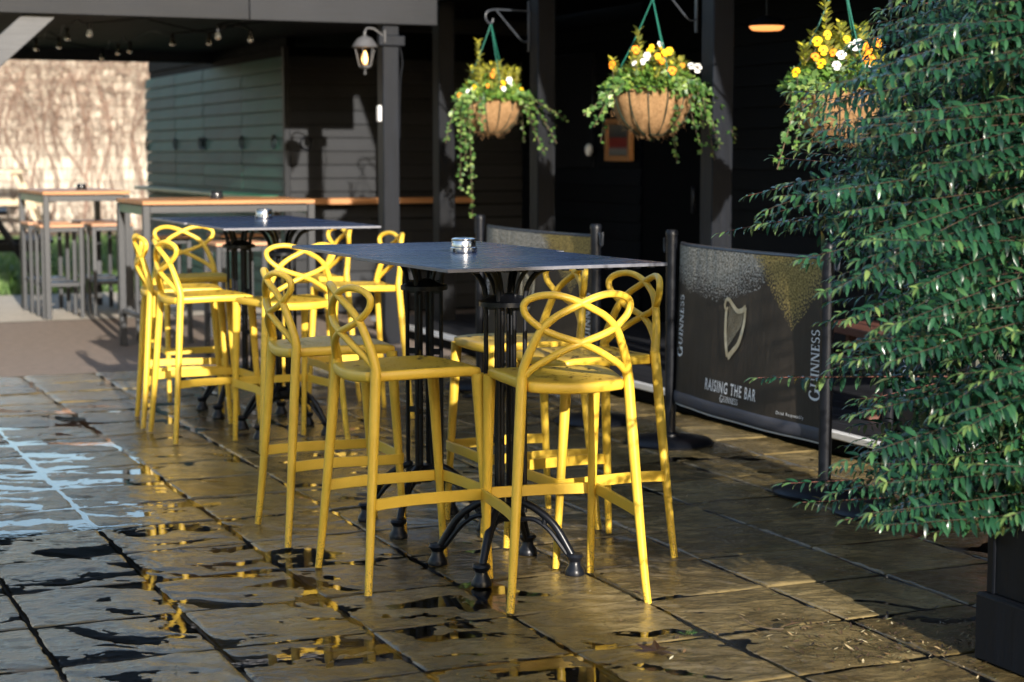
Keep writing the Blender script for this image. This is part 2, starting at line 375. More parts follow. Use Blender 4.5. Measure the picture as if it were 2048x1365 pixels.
for j in range(-4, 16):
    for i in range(-3, 10):
        x0 = A0 + i * SA; y0 = B0 + j * SB; x1 = min(x0 + SA, PAT_X1); y1 = y0 + SB
        if x1 - x0 < .08: continue
        gap = .0055; x0 += gap; y0 += gap; x1 -= gap; y1 -= gap
        N = 72 if j < 6 else (40 if j < 10 else 20)
        xs = np.linspace(x0, x1, N); ys = np.linspace(y0, y1, N); X, Y = np.meshgrid(xs, ys)
        ang = random.choice((0.45, .45, .45 + math.pi, .3)); H = slab_height(X, Y, random.uniform(0, 60), random.uniform(0, 60), ang)
        H = H - H.mean() + random.uniform(-.0008, .0008) + (X - (x0 + x1) / 2) * random.uniform(-.004, .004) + (Y - (y0 + y1) / 2) * random.uniform(-.004, .004)
        H = H - basin(X, Y)
        e = np.minimum(np.minimum(X - x0, x1 - X), np.minimum(Y - y0, y1 - Y)); H = H - .0042 * np.clip(1 - e / .012, 0, 1) ** 1.6
        cx_, cy_ = (x0 + x1) / 2, (y0 + y1) / 2
        V = np.stack([X - cx_, Y - cy_, H], -1).reshape(-1, 3); idx = np.arange(N * N).reshape(N, N)
        F = np.stack([idx[:-1, :-1], idx[:-1, 1:], idx[1:, 1:], idx[1:, :-1]], -1).reshape(-1, 4)
        ring = np.concatenate([idx[0, :], idx[1:, -1], idx[-1, -2::-1], idx[-2:0:-1, 0]]); L = len(ring)
        low = V[ring].copy(); low[:, 2] = -.03; b0 = len(V); V = np.concatenate([V, low]); k = np.arange(L); k2 = (k + 1) % L
        F = np.concatenate([F, np.stack([ring[k2], ring[k], b0 + k, b0 + k2], -1)])
        link('paving_slab', np_mesh('paving_slab', V, F, M['paving']), paving, (cx_, cy_, 0))
water = sheet('rain_water', PAT_X0 + .02, PAT_X1 - .02, B0 - 6 * SB, PAT_Y1 - .05, -.0040, M['water'])

# ---- grass beyond the concrete
n = 26000
gx = rng.uniform(-2, 9, n); gy = 18.2 + 12.2 * rng.random(n) ** 1.5
P = np.stack([gx, gy, np.full(n, -.02)], 1); D = np.stack([rng.normal(0, .35, n), rng.normal(0, .35, n), np.ones(n)], 1); U = np.stack([rng.normal(0, 1, n), rng.normal(0, 1, n), np.zeros(n)], 1)
bt = (np.array([(-.07, 0, 0), (.07, 0, 0), (.05, .6, .02), (-.05, .6, .02), (.01, 1, .1), (-.01, 1, .1)]), np.array([(0, 1, 2, 3), (3, 2, 4, 5)]))
V, F, own = scatter_leaves(bt, P, D, U, rng.uniform(.07, .14, n))
lawn = link('lawn', np_mesh('lawn', V, F, M['grass'], rng.random(n)[own])); tag(lawn, 'rough green lawn in front of the pale block wall', 'grass', kind='stuff')
sheet('lawn_soil', -12, 12, 18.25, 30.6, -.03, M['turf'])

# ---- pale block wall covered with bare climber stems
WB = 33.0; WTOP = 3.22
wall = empty('block_wall', (0, WB, 0), label='pale cream blockwork boundary wall behind the lawn, laced with bare stems', cat='wall')
mb = MB(); mb.box((1.2, .11, WTOP / 2 - .03), (21, .16, WTOP - .02), .002); mb.build('mortar_core', M['wall_mortar'], wall)
bw, bh = .45, .225
bm = MB().box((0, 0, 0), (bw - .014, .05, bh - .014), .006).mesh('wall_block', M['block'])
for r_ in range(14):
    for c_ in range(-3, 17):
        x = c_ * bw + (bw / 2 if r_ % 2 else 0) + 1.0
        link('block', bm, wall, (x, .02 + random.uniform(-.004, .004), .11 + r_ * bh))
mb = MB(); mb.box((1.2, .08, WTOP + .03), (21, .34, .07), .012); mb.build('coping', M['render'], wall)
clim = empty('bare_climber', (0, WB, 0), label='bare brown climbing stems hanging over the pale block wall', cat='climber')
for s_ in range(7):                                         # seven bundles of stems
    mb = MB(); xc = 2.2 + s_ * 1.05
    for q in range(180):
        x = xc + random.gauss(0, .45); z1 = random.uniform(1.7, 3.25) if random.random() < .8 else random.uniform(.6, 1.6); z0 = z1 - random.uniform(.3, 1.9) * random.random() ** .4
        if random.random() < .18: z1 = random.uniform(.3, .9); z0 = 0
        z0 = max(z0, .05); dx = random.gauss(0, .16); pts = []
        for k in range(6):
            t = k / 5; pts.append((x + dx * t + random.gauss(0, .03), -.03 - random.random() * .10, z0 + (z1 - z0) * t))
        mb.tube(pts, [random.uniform(.003, .008) * (1 - .5 * abs(k - 2) / 3) for k in range(6)], 4, cap=False)
    for q in range(420):                                    # the tangle on top
        x = xc + random.gauss(0, .5); z = 3.25 - random.random() ** 1.6 * 1.6; a = random.uniform(0, 6.28); L = random.uniform(.1, .35)
        mb.tube([(x, -.05 - random.random() * .2, z), (x + L * .5 * math.cos(a), -.15, z + .5 * L * math.sin(a) + .03), (x + L * math.cos(a), -.1 - random.random() * .15, z + L * math.sin(a))], [.006, .005, .003], 3, cap=False)
    for q in range(3):
        x = xc + random.uniform(-.5, .5)
        mb.tube(spline([(x, -.05, .02), (x + random.gauss(0, .1), -.06, .9), (x + random.gauss(0, .15), -.07, 1.8), (x + random.gauss(0, .3), -.08, 2.9)], 4), .020, 6)
    mb.build('stem_bundle', M['vine'], clim)['kind'] = 'stuff'

# ================================================================== VERANDA (covered yard), its roof on posts
VB0, VB1, VZ = 12.35, 17.6, 2.315
ver = empty('veranda', (0, VB0, 0), label='open-sided black timber veranda with grey fascia across the yard', cat='veranda')
fx = [(-3.2, .35), (.35, 3.42), (3.42, 4.82)]
for x0, x1 in fx:
    mb = MB(); mb.box(((x0 + x1) / 2, 0, VZ + .15), (x1 - x0 - .004, .045, .30), .004); mb.build('fascia_board', M['fascia'], ver)
mb = MB(); mb.box((.8, .06, VZ + .19), (8, .07, .2), .004); mb.build('front_beam', M['post'], ver)
mb = MB(); mb.box((.62, VB1 - VB0, VZ + .11), (8.4, .1, .30), .006); mb.build('rear_beam', M['post'], ver)
mb = MB(); mb.add([(-3.3, -.06, VZ + .30), (4.86, -.06, VZ + .30), (4.86, VB1 - VB0 + .25, VZ + .42), (-3.3, VB1 - VB0 + .25, VZ + .42),
                   (-3.3, -.06, VZ + .34), (4.86, -.06, VZ + .34), (4.86, VB1 - VB0 + .25, VZ + .46), (-3.3, VB1 - VB0 + .25, VZ + .46)],
                  [(3, 2, 1, 0), (4, 5, 6, 7), (0, 1, 5, 4), (1, 2, 6, 5), (2, 3, 7, 6), (3, 0, 4, 7)]); mb.build('roof', M['roof'], ver, smooth=False)
mb = MB(); mb.box((5.8, 5.35, VZ + .19), (1.85, 5.9, .12), .004); mb.build('roof_over_shed', M['roof'], ver)
cbm = MB().box((0, 0, 0), (8.1, .19, .018), .004).mesh('ceiling_board', M['ceiling'])
nb = int((VB1 - VB0 - .1) / .2)
for k in range(nb): link('ceiling_board', cbm, ver, (.75, .2 + k * .2, VZ + .075 + .0001 * (k % 3)))
def post_mesh(h, wd=.125):
    mb = MB(); mb.box((0, 0, h / 2), (wd, wd, h), .006); return mb.mesh('post', M['post'])
link('post', post_mesh(VZ + .09), ver, (4.475, .085, 0)); link('post', post_mesh(VZ + .09), ver, (.95, .085, 0))
link('post', post_mesh(VZ), ver, (.95, VB1 - VB0 - .1, 0)); link('post', post_mesh(VZ), ver, (-3, .085, 0))
mb = MB(); mb.box((4.398, .07, 1.68), (.025, .05, .115), .005); o = mb.build('switch_box', M['white_paint'], ver); o['label'] = 'small pale switch box on the lantern post'
mb = MB(); mb.tube(spline([(4.545, .05, 2.2), (4.57, .04, 2.05), (4.552, .04, 1.9), (4.545, .04, 1.5)], 5), .005, 6); mb.build('cable', M['plastic_black'], ver)
mb = MB(); mb.box((4.475, .02, 2.2), (.20, .05, .075), .006); mb.build('post_cap_block', M['post'], ver)
mb = MB(); mb.bar((.98, .075, 1.37), (2.2, .075, VZ + .175), .155, .05, .006, up=(0, 1, 0)); b_ = mb.build('brace', M['brace'], ver); b_['label'] = 'pale unpainted diagonal brace'

# ---- shed under the veranda: green shutters along its side, black boards on its end
SHX, SHB0, SHB1, SHZ = 4.455, 14.93, 20.4, VZ - .01
shed = empty('timber_shed', (SHX, SHB0, 0), label='long shed with green shutter side and black boarded end under the veranda', cat='shed')
mb = MB(); mb.box((1.13, (SHB1 - SHB0) / 2, SHZ / 2), (2.2, SHB1 - SHB0 - .03, SHZ - .01), .004); mb.build('core', M['void'], shed)
PH = .116; seams = [SHB0, 16.32, 17.76, 18.97, SHB1]
def plank_mesh(name, L, mat, along='y', h=PH):
    """A feather-edged board: its foot stands proud of the board below."""
    mb = MB(); hh = h - .006; prof = [(0, 0), (-.024, 0), (-.024, .012), (-.010, hh), (0, hh)]
    V = []
    for e in (-L / 2 + .002, L / 2 - .002): V += [((p, e, z) if along == 'y' else (e, p, z)) for p, z in prof]
    n = 5; F = [(i, (i + 1) % n, n + (i + 1) % n, n + i) for i in range(n)] + [tuple(range(n))[::-1], tuple(range(n, 2 * n))]
    if along == 'y': F = [f[::-1] for f in F]
    return mb.add(V, F).mesh(name, mat, smooth=False)
rows = int(SHZ / PH)
for s_ in range(4):
    L = seams[s_ + 1] - seams[s_]; me = plank_mesh('shutter_plank', L - .012, M['green_y'], 'y')
    for r_ in range(rows): link('green_plank', me, shed, (random.uniform(-.002, .002), (seams[s_] + seams[s_ + 1]) / 2 - SHB0, r_ * PH + .02))
me = plank_mesh('end_plank', 2.2, M['black_x'], 'x')
for r_ in range(rows): link('black_plank', me, shed, (1.12, .005 + random.uniform(-.002, .002), r_ * PH + .02))
mb = MB(); mb.box((.05, 2.72, VZ + .05), (.08, 5.4, .14), .004); mb.build('sky_gap_filler', M['void'], shed)  # added to close a bright sky gap, black so it looks unlit
mb = MB(); mb.box((-.006, .004, SHZ / 2), (.05, .05, SHZ - .02), .004); mb.build('corner_strip', M['black_x'], shed)
mb = MB(); mb.box((-.09, 2.85, 1.01), (.16, 5.2, .04), .005); o = mb.build('ledge', M['ledge_apron_green'], shed); o['label'] = 'narrow green ledge along the shutters'
mb = MB(); mb.box((.86, -.12, .985), (1.55, .19, .052), .006); o = mb.build('drinks_shelf', M['orange_wood'], shed); o['label'] = 'orange timber drinks shelf on the black end wall'
ring = [(0, .052 * math.sin(2 * math.pi * k / 20), .052 * math.cos(2 * math.pi * k / 20)) for k in range(21)]
rm = MB().tube(ring, .008, 6, cap=False); rm.lathe([(.018, -.006), (.018, .006)], (0, 0, .055), 10); rm = rm.mesh('ring_handle', M['iron'])
for b in (15.22, 16.28, 17.68, 17.84, 18.93, 20.3): link('ring_handle', rm, shed, (-.035, b - SHB0, 1.49))
link('ring_handle', rm, shed, (.16, -.035, 1.48), math.pi / 2)

# ---- the pub front on the right: posts, eaves beam, boarded back wall, deck with a white edge
PX = 5.15; BK = 6.62
pub = empty('pub_front', (PX, 9, 0), label='black timber pub front with open porch on posts', cat='building')
PB = (13.05, 11.22, 8.87, 6.70, 4.6)
for b in PB: link('post', post_mesh(2.55, .135), pub, (0, b - 9, 0))
mb = MB(); mb.box((0, -.2, 2.67), (.15, 13.2, .24), .006); mb.build('eaves_beam', M['post'], pub)
mb = MB(); mb.add([(-.35, -6.9, 2.80), (-.35, 6.4, 2.80), (4, 6.4, 4.4), (4, -6.9, 4.4), (-.35, -6.9, 2.85), (-.35, 6.4, 2.85), (4, 6.4, 4.46), (4, -6.9, 4.46)],
                  [(0, 1, 2, 3), (7, 6, 5, 4), (0, 4, 5, 1), (1, 5, 6, 2), (2, 6, 7, 3), (3, 7, 4, 0)]); mb.build('roof', M['roof'], pub, smooth=False)
mb = MB(); mb.box((.78, -.25, 2.575), (1.4, 13.1, .03), .003); mb.build('porch_ceiling', M['void'], pub)
mb = MB(); mb.box((BK - PX + .15, -.3, 1.4), (.2, 13.2, 2.8), .004); mb.build('inner_wall', M['void'], pub)
mb = MB(); mb.box((.8, 5.95, 1.35), (1.5, .05, 2.7), .004); mb.build('end_wall', M['void'], pub)
for s0, s1, nm in ((12.62, 14.9, 'a'), (8.8, 11.4, 'b'), (5.2, 7.6, 'c')):
    me = plank_mesh('wall_plank', s1 - s0, M['black_y'], 'y', .145)
    for r_ in range(17): link('wall_plank', me, pub, (BK - PX + .04, (s0 + s1) / 2 - 9, r_ * .145 + .12))
mb = MB(); mb.box((BK - PX + .02, 13.9 - 9, 1.75), (.06, .95, .95), .006); mb.build('window_shutter', M['plastic_black'], pub)
d = MB(); d.box((BK - PX + .02, 12.05 - 9, 1.12), (.05, .95, 2.05), .006); d = d.build('door', M['void'], pub)
mb = MB(); mb.box((BK - PX - .02, 11.7 - 9, 1.05), (.03, .03, .2), .008); mb.build('door_handle', M['iron'], d)
# deck
deck = empty('deck', (4.72, 9, 0), kind='structure')
dbm = MB().box((0, 0, 0), (.138, 11.0, .03), .004).mesh('deck_board', M['deck'])
for k in range(13): link('deck_board', dbm, deck, (.10 + k * .143, -1., .085))
mb = MB(); mb.box((.02, -1., .035), (.03, 11.0, .07), .003); mb.build('deck_riser', M['void'], deck)
mb = MB(); mb.box((-.004, -1., .088), (.04, 11.0, .034), .004); o = mb.build('white_edge_strip', M['white_paint'], deck)

# ---- unseen block added behind the camera to shade the near tables
ob = empty('shade_block', (-4.2, -7.5, 0), label='grey block added unseen behind the viewer to shade the near stools', cat='building')
mb = MB(); mb.box((0, 0, 2.1), (10.6, 3, 4.2), .02); mb.build('wall', M['render'], ob)
mb = MB(); mb.box((0, 0, 4.26), (10.9, 3.3, .12), .02); mb.build('roof', M['roof'], ob)
for x in (-3, 0, 3):  # window panels dressing the added block
    mb = MB(); mb.box((x, 1.51, 1.9), (1.1, .05, 1.2), .01); o = mb.build('window', M['white_paint'], ob)
    mb = MB(); mb.box((x, 1.53, 1.9), (.95, .03, 1.05), .004); mb.build('pane', M['plastic_black'], o)

# ================================================================== YELLOW BAR STOOLS
SEAT = .706
def stool_parts(root):
    def at(p, q, t): return tuple(p[i] + (q[i] - p[i]) * t for i in range(3))
    rear_f, rear_t = (.222, -.222, .004), (.170, -.168, SEAT)
    front_f, front_t = (.180, .225, .004), (.178, .182, SEAT - .022)
    for sx in (-1, 1):
        pts = [(sx * (rear_f[0] + (rear_t[0] - rear_f[0]) * (k / 10) ** .85), rear_f[1] + (rear_t[1] - rear_f[1]) * (k / 10) ** .9, rear_f[2] + (rear_t[2] + .012 - rear_f[2]) * k / 10) for k in range(11)]
        MB().tube(pts, [.0120 + .0050 * min(1, k / 7) for k in range(11)], 14).build('leg', M['yellow'], root)
        pts = [(sx * at(front_f, front_t, t)[0], *at(front_f, front_t, t)[1:]) for t in np.linspace(0, 1, 9)]
        MB().tube(pts, [.0122 + .0085 * (k / 8) ** 1.6 for k in range(9)], 14).build('leg', M['yellow'], root)
    # seat shell
    mb = MB(); N = 20
    def P(s, t, sc, dz):
        wd = .163 + (.197 - .163) * (t * .5 + .5); k = .16
        x = wd * s * math.sqrt(1 - t * t * k) * sc; y = (.006 + .197 * t * math.sqrt(1 - s * s * (.10 if t > 0 else .02))) * (1 - (1 - sc) * .8)
        if t < 0: y -= .014 * (1 - s * s) * (-t) ** 3
        z = SEAT + .004 - .011 * (1 - s * s) * (1 - t * t) - .014 * max(0, -t - .35) ** 2 * (1 - s * s) * 2.2 - .020 * max(0, t - .6) ** 2 * 2 - .006 * s * s * max(0, -t)
        return (x, y, z + dz)
    G = [[P(-1 + 2 * i / N, -1 + 2 * j / N, .965, .0) for i in range(N + 1)] for j in range(N + 1)]
    V = [p for row in G for p in row]; id_ = lambda i, j: j * (N + 1) + i
    F = [(id_(i, j), id_(i + 1, j), id_(i + 1, j + 1), id_(i, j + 1)) for j in range(N) for i in range(N)]
    rim = [(i, 0) for i in range(N)] + [(N, j) for j in range(N)] + [(N - i, N) for i in range(N)] + [(0, N - j) for j in range(N)]
    prev = [id_(i, j) for i, j in rim]
    for sc, dz in ((.988, -.002), (1.0, -.008), (1.002, -.017), (.995, -.027), (.97, -.033), (.80, -.030)):
        cur = []
        for i, j in rim: cur.append(len(V)); V.append(P(-1 + 2 * i / N, -1 + 2 * j / N, sc, dz))
        F += [(prev[k], cur[k], cur[(k + 1) % len(rim)], prev[(k + 1) % len(rim)]) for k in range(len(rim))]; prev = cur
    F.append(tuple(prev)[::-1]); mb.add(V, F).build('seat', M['yellow'], root, smooth='all')
    dm = MB(); rd = random.Random(3)
    for q in range(90):
        s, t_ = rd.uniform(-.85, .85), rd.uniform(-.85, .85); x, y, z = P(s, t_, .965, .0); rr = rd.uniform(.0012, .0042) * (1 if rd.random() < .8 else 1.6)
        dm.lathe([(rr, 0), (rr * .9, rr * .35), (rr * .5, rr * .6), (0, rr * .68)], (x, y, z), 8, cap=False)
    dm.build('water_drops', M['drop'], root, smooth='all')['kind'] = 'stuff'
    # back: two mirrored bands, each rising from a rear leg, looping over the far side and coming home
    loop = [(-.222, .0), (-.216, .045), (-.197, .105), (-.158, .190), (-.105, .243), (-.044, .276), (.0, .297), (.056, .318), (.112, .329), (.168, .325), (.208, .308), (.222, .282), (.206, .243), (.150, .198), (.086, .170), (.0, .143), (-.068, .114), (-.130, .080), (-.180, .048), (-.214, .014)]
    mb = MB(); kx, kz = .170 / .222, .79
    for sx in (-1, 1):
        pts = []
        for x, z in loop:
            X = x * kx; Z = z * kz; y = -.168 + 1.55 * (X * X - .170 ** 2) - .075 * Z
            pts.append((sx * -X * -1, y, SEAT + .003 + Z))
        pts = spline(pts, 6); n = len(pts)
        mb.tube(pts, [.0170 - .0048 * min(1, k / (n * .22)) for k in range(n)], 10, flat=.92)
    mb.build('backrest', M['yellow'], root, smooth='all')
    # foot rail: a flat strap round both sides and the front
    z = .290; t_ = z / SEAT
    xr = .222 + (.170 - .222) * t_ ** .85; yr = -.222 + (-.168 + .222) * t_; xf = .1795; yf = .207
    path = [(-xr - .002, yr, z - .004), (-xr + .004, yr + .14, z + .002), (-xf - .014, yf - .04, z), (-xf - .010, yf + .004, z), (-xf + .022, yf + .016, z), (0, yf + .017, z + .002), (xf - .022, yf + .016, z), (xf + .010, yf + .004, z), (xf + .014, yf - .04, z), (xr - .004, yr + .14, z + .002), (xr + .002, yr, z - .004)]
    pts = spline(path, 4); V = []; F = []
    for i, p in enumerate(pts):
        d = (pts[min(i + 1, len(pts) - 1)] - pts[max(i - 1, 0)]); d.z = 0; d.normalize(); nrm = Vector((d.y, -d.x, 0))
        for a, b in ((-.0045, -.0165), (-.0025, -.0185), (.0035, -.0185), (.0055, -.0165), (.0055, .0165), (.0035, .0185), (-.0025, .0185), (-.0045, .0165)): V.append(p - nrm * a + Vector((0, 0, b)))
    for i in range(len(pts) - 1):
        for k in range(8): F.append((i * 8 + k, i * 8 + (k + 1) % 8, (i + 1) * 8 + (k + 1) % 8, (i + 1) * 8 + k))
    F += [tuple(range(8))[::-1], tuple((len(pts) - 1) * 8 + k for k in range(8))]
    MB().add(V, F).build('foot_rail', M['yellow'], root)
GRP = 'yellow bar stools round the black tables'
t = NT('water_drop'); t.set(base=(.95, .97, 1), rough=0., trans=1., ior=1.33); M['drop'] = t.m
stool_spots = [
    (2.395, 5.09, -8, 'nearest yellow looped-back bar stool, back to the camera at the near table end'),
    (2.03, 5.51, -87, 'shaded yellow bar stool left of the near table, the closer of two'),
    (2.02, 6.27, -92, 'shaded yellow bar stool left of the near table, the farther of two'),
    (2.735, 5.58, 94, 'yellow bar stool right of the near table, closest to the harp banner'),
    (2.715, 6.115, 90, 'yellow bar stool right of the near table, seen behind the black iron column'),
    (2.45, 8.27, 6, 'sunlit yellow bar stool at the near end of the far table, back to camera'),
    (2.165, 8.71, -87, 'sunlit yellow bar stool left of the far table, the closer of the left pair'),
    (2.17, 9.22, -98, 'leftmost sunlit yellow bar stool, seen almost edge-on beside the far table'),
    (2.45, 10.15, 178, 'yellow bar stool at the far end of the far table, facing the camera'),
    (3.07, 9.03, 90, 'sunlit yellow bar stool right of the far table, the closer of two'),
    (3.03, 9.78, 92, 'sunlit yellow bar stool right of the far table, the farther half-hidden one'),
]
stool0 = empty('bar_stool'); stool_parts(stool0)
for i, (a, b, rz, lab) in enumerate(stool_spots):
    o = stool0 if i == 0 else copy_tree(stool0)
    o.location = (a, b, -.001); o.rotation_euler = (0, 0, R(rz)); tag(o, lab, 'bar stool', GRP)

# ================================================================== BLACK IRON BAR TABLES
TZ = 1.045
def table_parts(root):
    mb = MB(); mb.box((0, 0, TZ - .007), (.772, .772, .012), .003); top = mb.build('table_top', M['top'], root)
    mb = MB(); e = .386
    for sx, sy in ((1, 0), (-1, 0), (0, 1), (0, -1)): mb.box((sx * e, sy * e, TZ - .0072), (.004 if sx else .776, .004 if sy else .768, .0110), .001)
    mb.build('edge_strip', M['top_edge'], top)
    mb = MB()
    for k in range(14):
        for s_ in (-1, 1): mb.box((-.34 + k * .052, s_ * .372, TZ - .0155), (.02, .018, .005), .001)
    mb.build('under_ribs', M['plastic_black'], top)
    col = MB()
    for q in range(4):
        a = math.pi / 4 + q * math.pi / 2; d = Vector((math.cos(a), math.sin(a), 0)); px = Vector((-d.y, d.x, 0))
        for r0, rad in ((.068, .0082), (.031, .0078)): col.tube([d * r0 + Vector((0, 0, z)) for z in (.20, .45, .7, .925)], rad, 8)
        for z, hh in ((.215, .03), (.44, .022), (.66, .022), (.90, .05)): col.box(d * .049 + Vector((0, 0, z)), (.040, .009, hh), .002, Matrix.Rotation(a, 4, 'Z'))
    col.lathe([(.030, .17), (.052, .19), (.055, .215), (.03, .235)], n=16); col.lathe([(.03, .885), (.088, .89), (.088, .905), (.03, .93)], n=20)
    col.build('column', M['iron'], root)
    for q in range(4):
        a = math.pi / 4 + q * math.pi / 2; d = Vector((math.cos(a), math.sin(a), 0)); Z = lambda z: Vector((0, 0, z))
        br = MB(); br.tube(spline([d * .068 + Z(.90), d * .076 + Z(.955), d * .115 + Z(1.005), d * .19 + Z(1.028)], 6), .0095, 8)
        br.tube(spline([d * .030 + Z(.91), d * .050 + Z(.975), d * .085 + Z(1.020), d * .13 + Z(1.03)], 5), .0075, 8); br.build('bracket', M['iron'], root)
        lg = MB(); lg.tube(spline([d * .055 + Z(.235), d * .105 + Z(.215), d * .170 + Z(.165), d * .222 + Z(.085), d * .240 + Z(.052)], 6), [.013] * 24 + [.012], 10)
        lg.tube(spline([d * .05 + Z(.175), d * .10 + Z(.178), d * .150 + Z(.148), d * .195 + Z(.095), d * .222 + Z(.06)], 6), .0085, 8)
        lg.tube([d * .135 + Z(.165), d * .140 + Z(.19)], .010, 8)
        L = lg.build('leg', M['iron'], root)
        ft = MB(); ft.lathe([(.006, .074), (.026, .072), (.031, .064), (.026, .055), (.020, .047), (.021, .036), (.030, .022), (.034, .010), (.033, .002), (.0, .002)], tuple(d * .243), 16); ft.build('foot', M['iron'], L)
tab0 = empty('bar_table'); table_parts(tab0)
for i, (a, b, rz, lab) in enumerate([
        (2.365, 5.445, 3.0, 'nearest black square bar table on a slotted iron column, in front of its twin'),
        (2.375, 6.225, 0.5, 'black bar table butted to the nearest one, carrying a steel ashtray'),
        (2.545, 8.64, -1.0, 'far black bar table, the nearer of its pair, with arched iron feet'),
        (2.535, 9.42, 0.0, 'farthest black square bar table, carrying a steel ashtray, behind its twin')]):
    o = tab0 if i == 0 else copy_tree(tab0); o.location = (a, b, 0); o.rotation_euler = (0, 0, R(rz)); tag(o, lab, 'bar table', 'black iron bar tables')

def ashtray(loc, lab, mat, grp='ashtrays on the tables', sc=1.):
    r = empty('ashtray', loc, 0., lab, 'ashtray', grp); mb = MB()
    mb.lathe([(.0, .0), (.046, 0), (.048, .004), (.047, .018), (.0425, .021), (.0425, .040), (.040, .044), (.036, .044), (.036, .020), (.0, .020)], n=28, cap=False); mb.build('bowl', mat, r)
    mb = MB(); mb.lathe([(.044, .0445), (.044, .049), (.034, .053), (.012, .050), (.010, .044), (.0, .044)], n=28, cap=False); mb.build('lid', mat, r)
    n = MB()
    for k in range(4): a = k * math.pi / 2 + .4; n.box((.0455 * math.cos(a), .0455 * math.sin(a), .009), (.008, .012, .013), .002, Matrix.Rotation(a, 4, 'Z'))
    n.build('notch', M['plastic_black'], r); r.scale = (sc,) * 3; return r
ashtray((2.386, 5.86, TZ - .0005), 'round steel ashtray on the near black table', M['steel'])
ashtray((2.659, 9.36, TZ - .0005), 'round steel ashtray on the far black table', M['steel'])

# ================================================================== GREY TABLES AND BACKLESS STOOLS IN THE YARD
def grey_table(x0, x1, y0, y1, z, lab):
    cx_, cy_ = (x0 + x1) / 2, (y0 + y1) / 2; r = empty('high_table', (cx_, cy_, 0), 0., lab, 'high table', 'grey framed high tables in the yard'); hx, hy = (x1 - x0) / 2, (y1 - y0) / 2
    n = 6; wd = 2 * hy / n; pm = MB().box((0, 0, 0), (2 * hx, wd - .004, .028), .003).mesh('top_plank', M['orange_wood'])
    for k in range(n): link('top_plank', pm, r, (0, -hy + (k + .5) * wd, z - .016))
    lm = MB().box((0, 0, (z - .034) / 2), (.05, .05, z - .034), .004).mesh('leg', M['frame_grey'])
    for sx in (-1, 1):
        for sy in (-1, 1): link('leg', lm, r, (sx * (hx - .027), sy * (hy - .027), 0))
    for sy in (-1, 1): MB().box((0, sy * (hy - .027), z - .062), (2 * hx - .106, .03, .05), .003).build('apron', M['frame_grey'], r)
    for sx in (-1, 1):
        MB().box((sx * (hx - .027), 0, z - .068), (.03, 2 * hy - .106, .062), .003).build('side_apron', M['ledge_apron_green'], r)
        MB().box((sx * (hx - .027), 0, .26), (.028, 2 * hy - .106, .028), .003).build('foot_bar', M['frame_grey'], r)
    return r
grey_table(2.47, 3.20, 15.38, 16.75, 1.078, 'grey framed timber-topped high table at the back, with four stools pushed under')
grey_table(2.62, 3.84, 12.20, 13.10, 1.073, 'long grey framed high table with orange timber edge just behind the far stools')
ashtray((2.92, 16.1, 1.0765), 'small black ashtray on the rear grey high table', M['ash_dark'])
ashtray((3.25, 12.66, 1.0715), 'black glass ashtray on the long grey table nearest the shed', M['ash_dark'])
def backless():
    r = empty('backless_stool'); z = .795; hw = .175
    sm = MB().box((0, 0, 0), (.36, .070, .024), .004).mesh('seat_slat', M['slat'])
    for k in range(5): link('seat_slat', sm, r, (0, -.144 + k * .072, z - .012))
    lm = MB().box((0, 0, (z - .026) / 2), (.034, .034, z - .026), .003).mesh('leg', M['frame_grey'])
    for sx in (-1, 1):
        for sy in (-1, 1): link('leg', lm, r, (sx * (hw - .017), sy * (hw - .017), 0))
    mb = MB()
    for s_ in (-1, 1): mb.box((0, s_ * (hw - .017), z - .045), (.28, .026, .034), .002); mb.box((s_ * (hw - .017), 0, z - .045), (.026, .28, .034), .002)
    mb.build('seat_frame', M['frame_grey'], r)
    mb = MB(); mb.box((0, 0, .29), (.316, .316, .016), .003)
    for s_ in (-1, 1): mb.box((0, s_ * (hw - .017), .285), (.28, .026, .03), .002)
    mb.build('foot_plate', M['frame_grey'], r); return r
bs0 = backless()
for i, (a, b, rz, lab) in enumerate([
        (2.63, 15.62, 0, 'backless grey stool under the rear grey table, front left of the four'), (2.62, 16.25, 2, 'backless grey stool under the rear grey table, back left of the four'),
        (3.08, 15.70, -2, 'backless grey stool under the rear grey table, front right of the four'), (3.08, 16.30, 3, 'backless grey stool under the rear grey table, back right of the four'),
        (2.98, 13.22, 0, 'backless grey stool with timber slats behind the long table, left one'), (3.55, 13.25, 3, 'backless grey stool with timber slats behind the long table, right one'),
        (3.2, 12.0, 1, 'backless grey stool at the near side of the long table')]):
    o = bs0 if i == 0 else copy_tree(bs0); o.location = (a, b, .001); o.rotation_euler = (0, 0, R(rz)); tag(o, lab, 'stool', 'backless grey stools in the yard')

def picnic(loc, rz, mat, lab, sc=1., topz=.76, seatz=.45):
    r = empty('picnic_table', loc, R(rz), lab, 'picnic table'); L = 1.6
    pm = MB().box((0, 0, 0), (L, .135, .04), .005).mesh('plank', mat)
    for k in range(5): link('top_plank', pm, r, (0, -.29 + k * .145, topz))
    for s_ in (-1, 1):
        for k in range(2): link('seat_plank', pm, r, (0, s_ * (.62 + k * .145), seatz))
    for sx in (-1, 1):
        for s_ in (-1, 1): MB().bar((sx * .6, s_ * .66, 0), (sx * .6, s_ * .2, topz - .03), .05, .10, .004, up=(1, 0, 0)).build('leg', mat, r)
        MB().box((sx * .6 + .05, 0, seatz - .07), (.045, 1.5, .09), .004).build('cross_bar', mat, r)
    r.scale = (sc,) * 3; return r
picnic((2.55, 20.6, .0), 82, M['post'], 'dark picnic table on the grass at the left edge, half out of view')
picnic((4.35, 31.0, 0), 78, M['pale_wood'], 'tall pale timber picnic table against the block wall', 1., 1.10, .66)
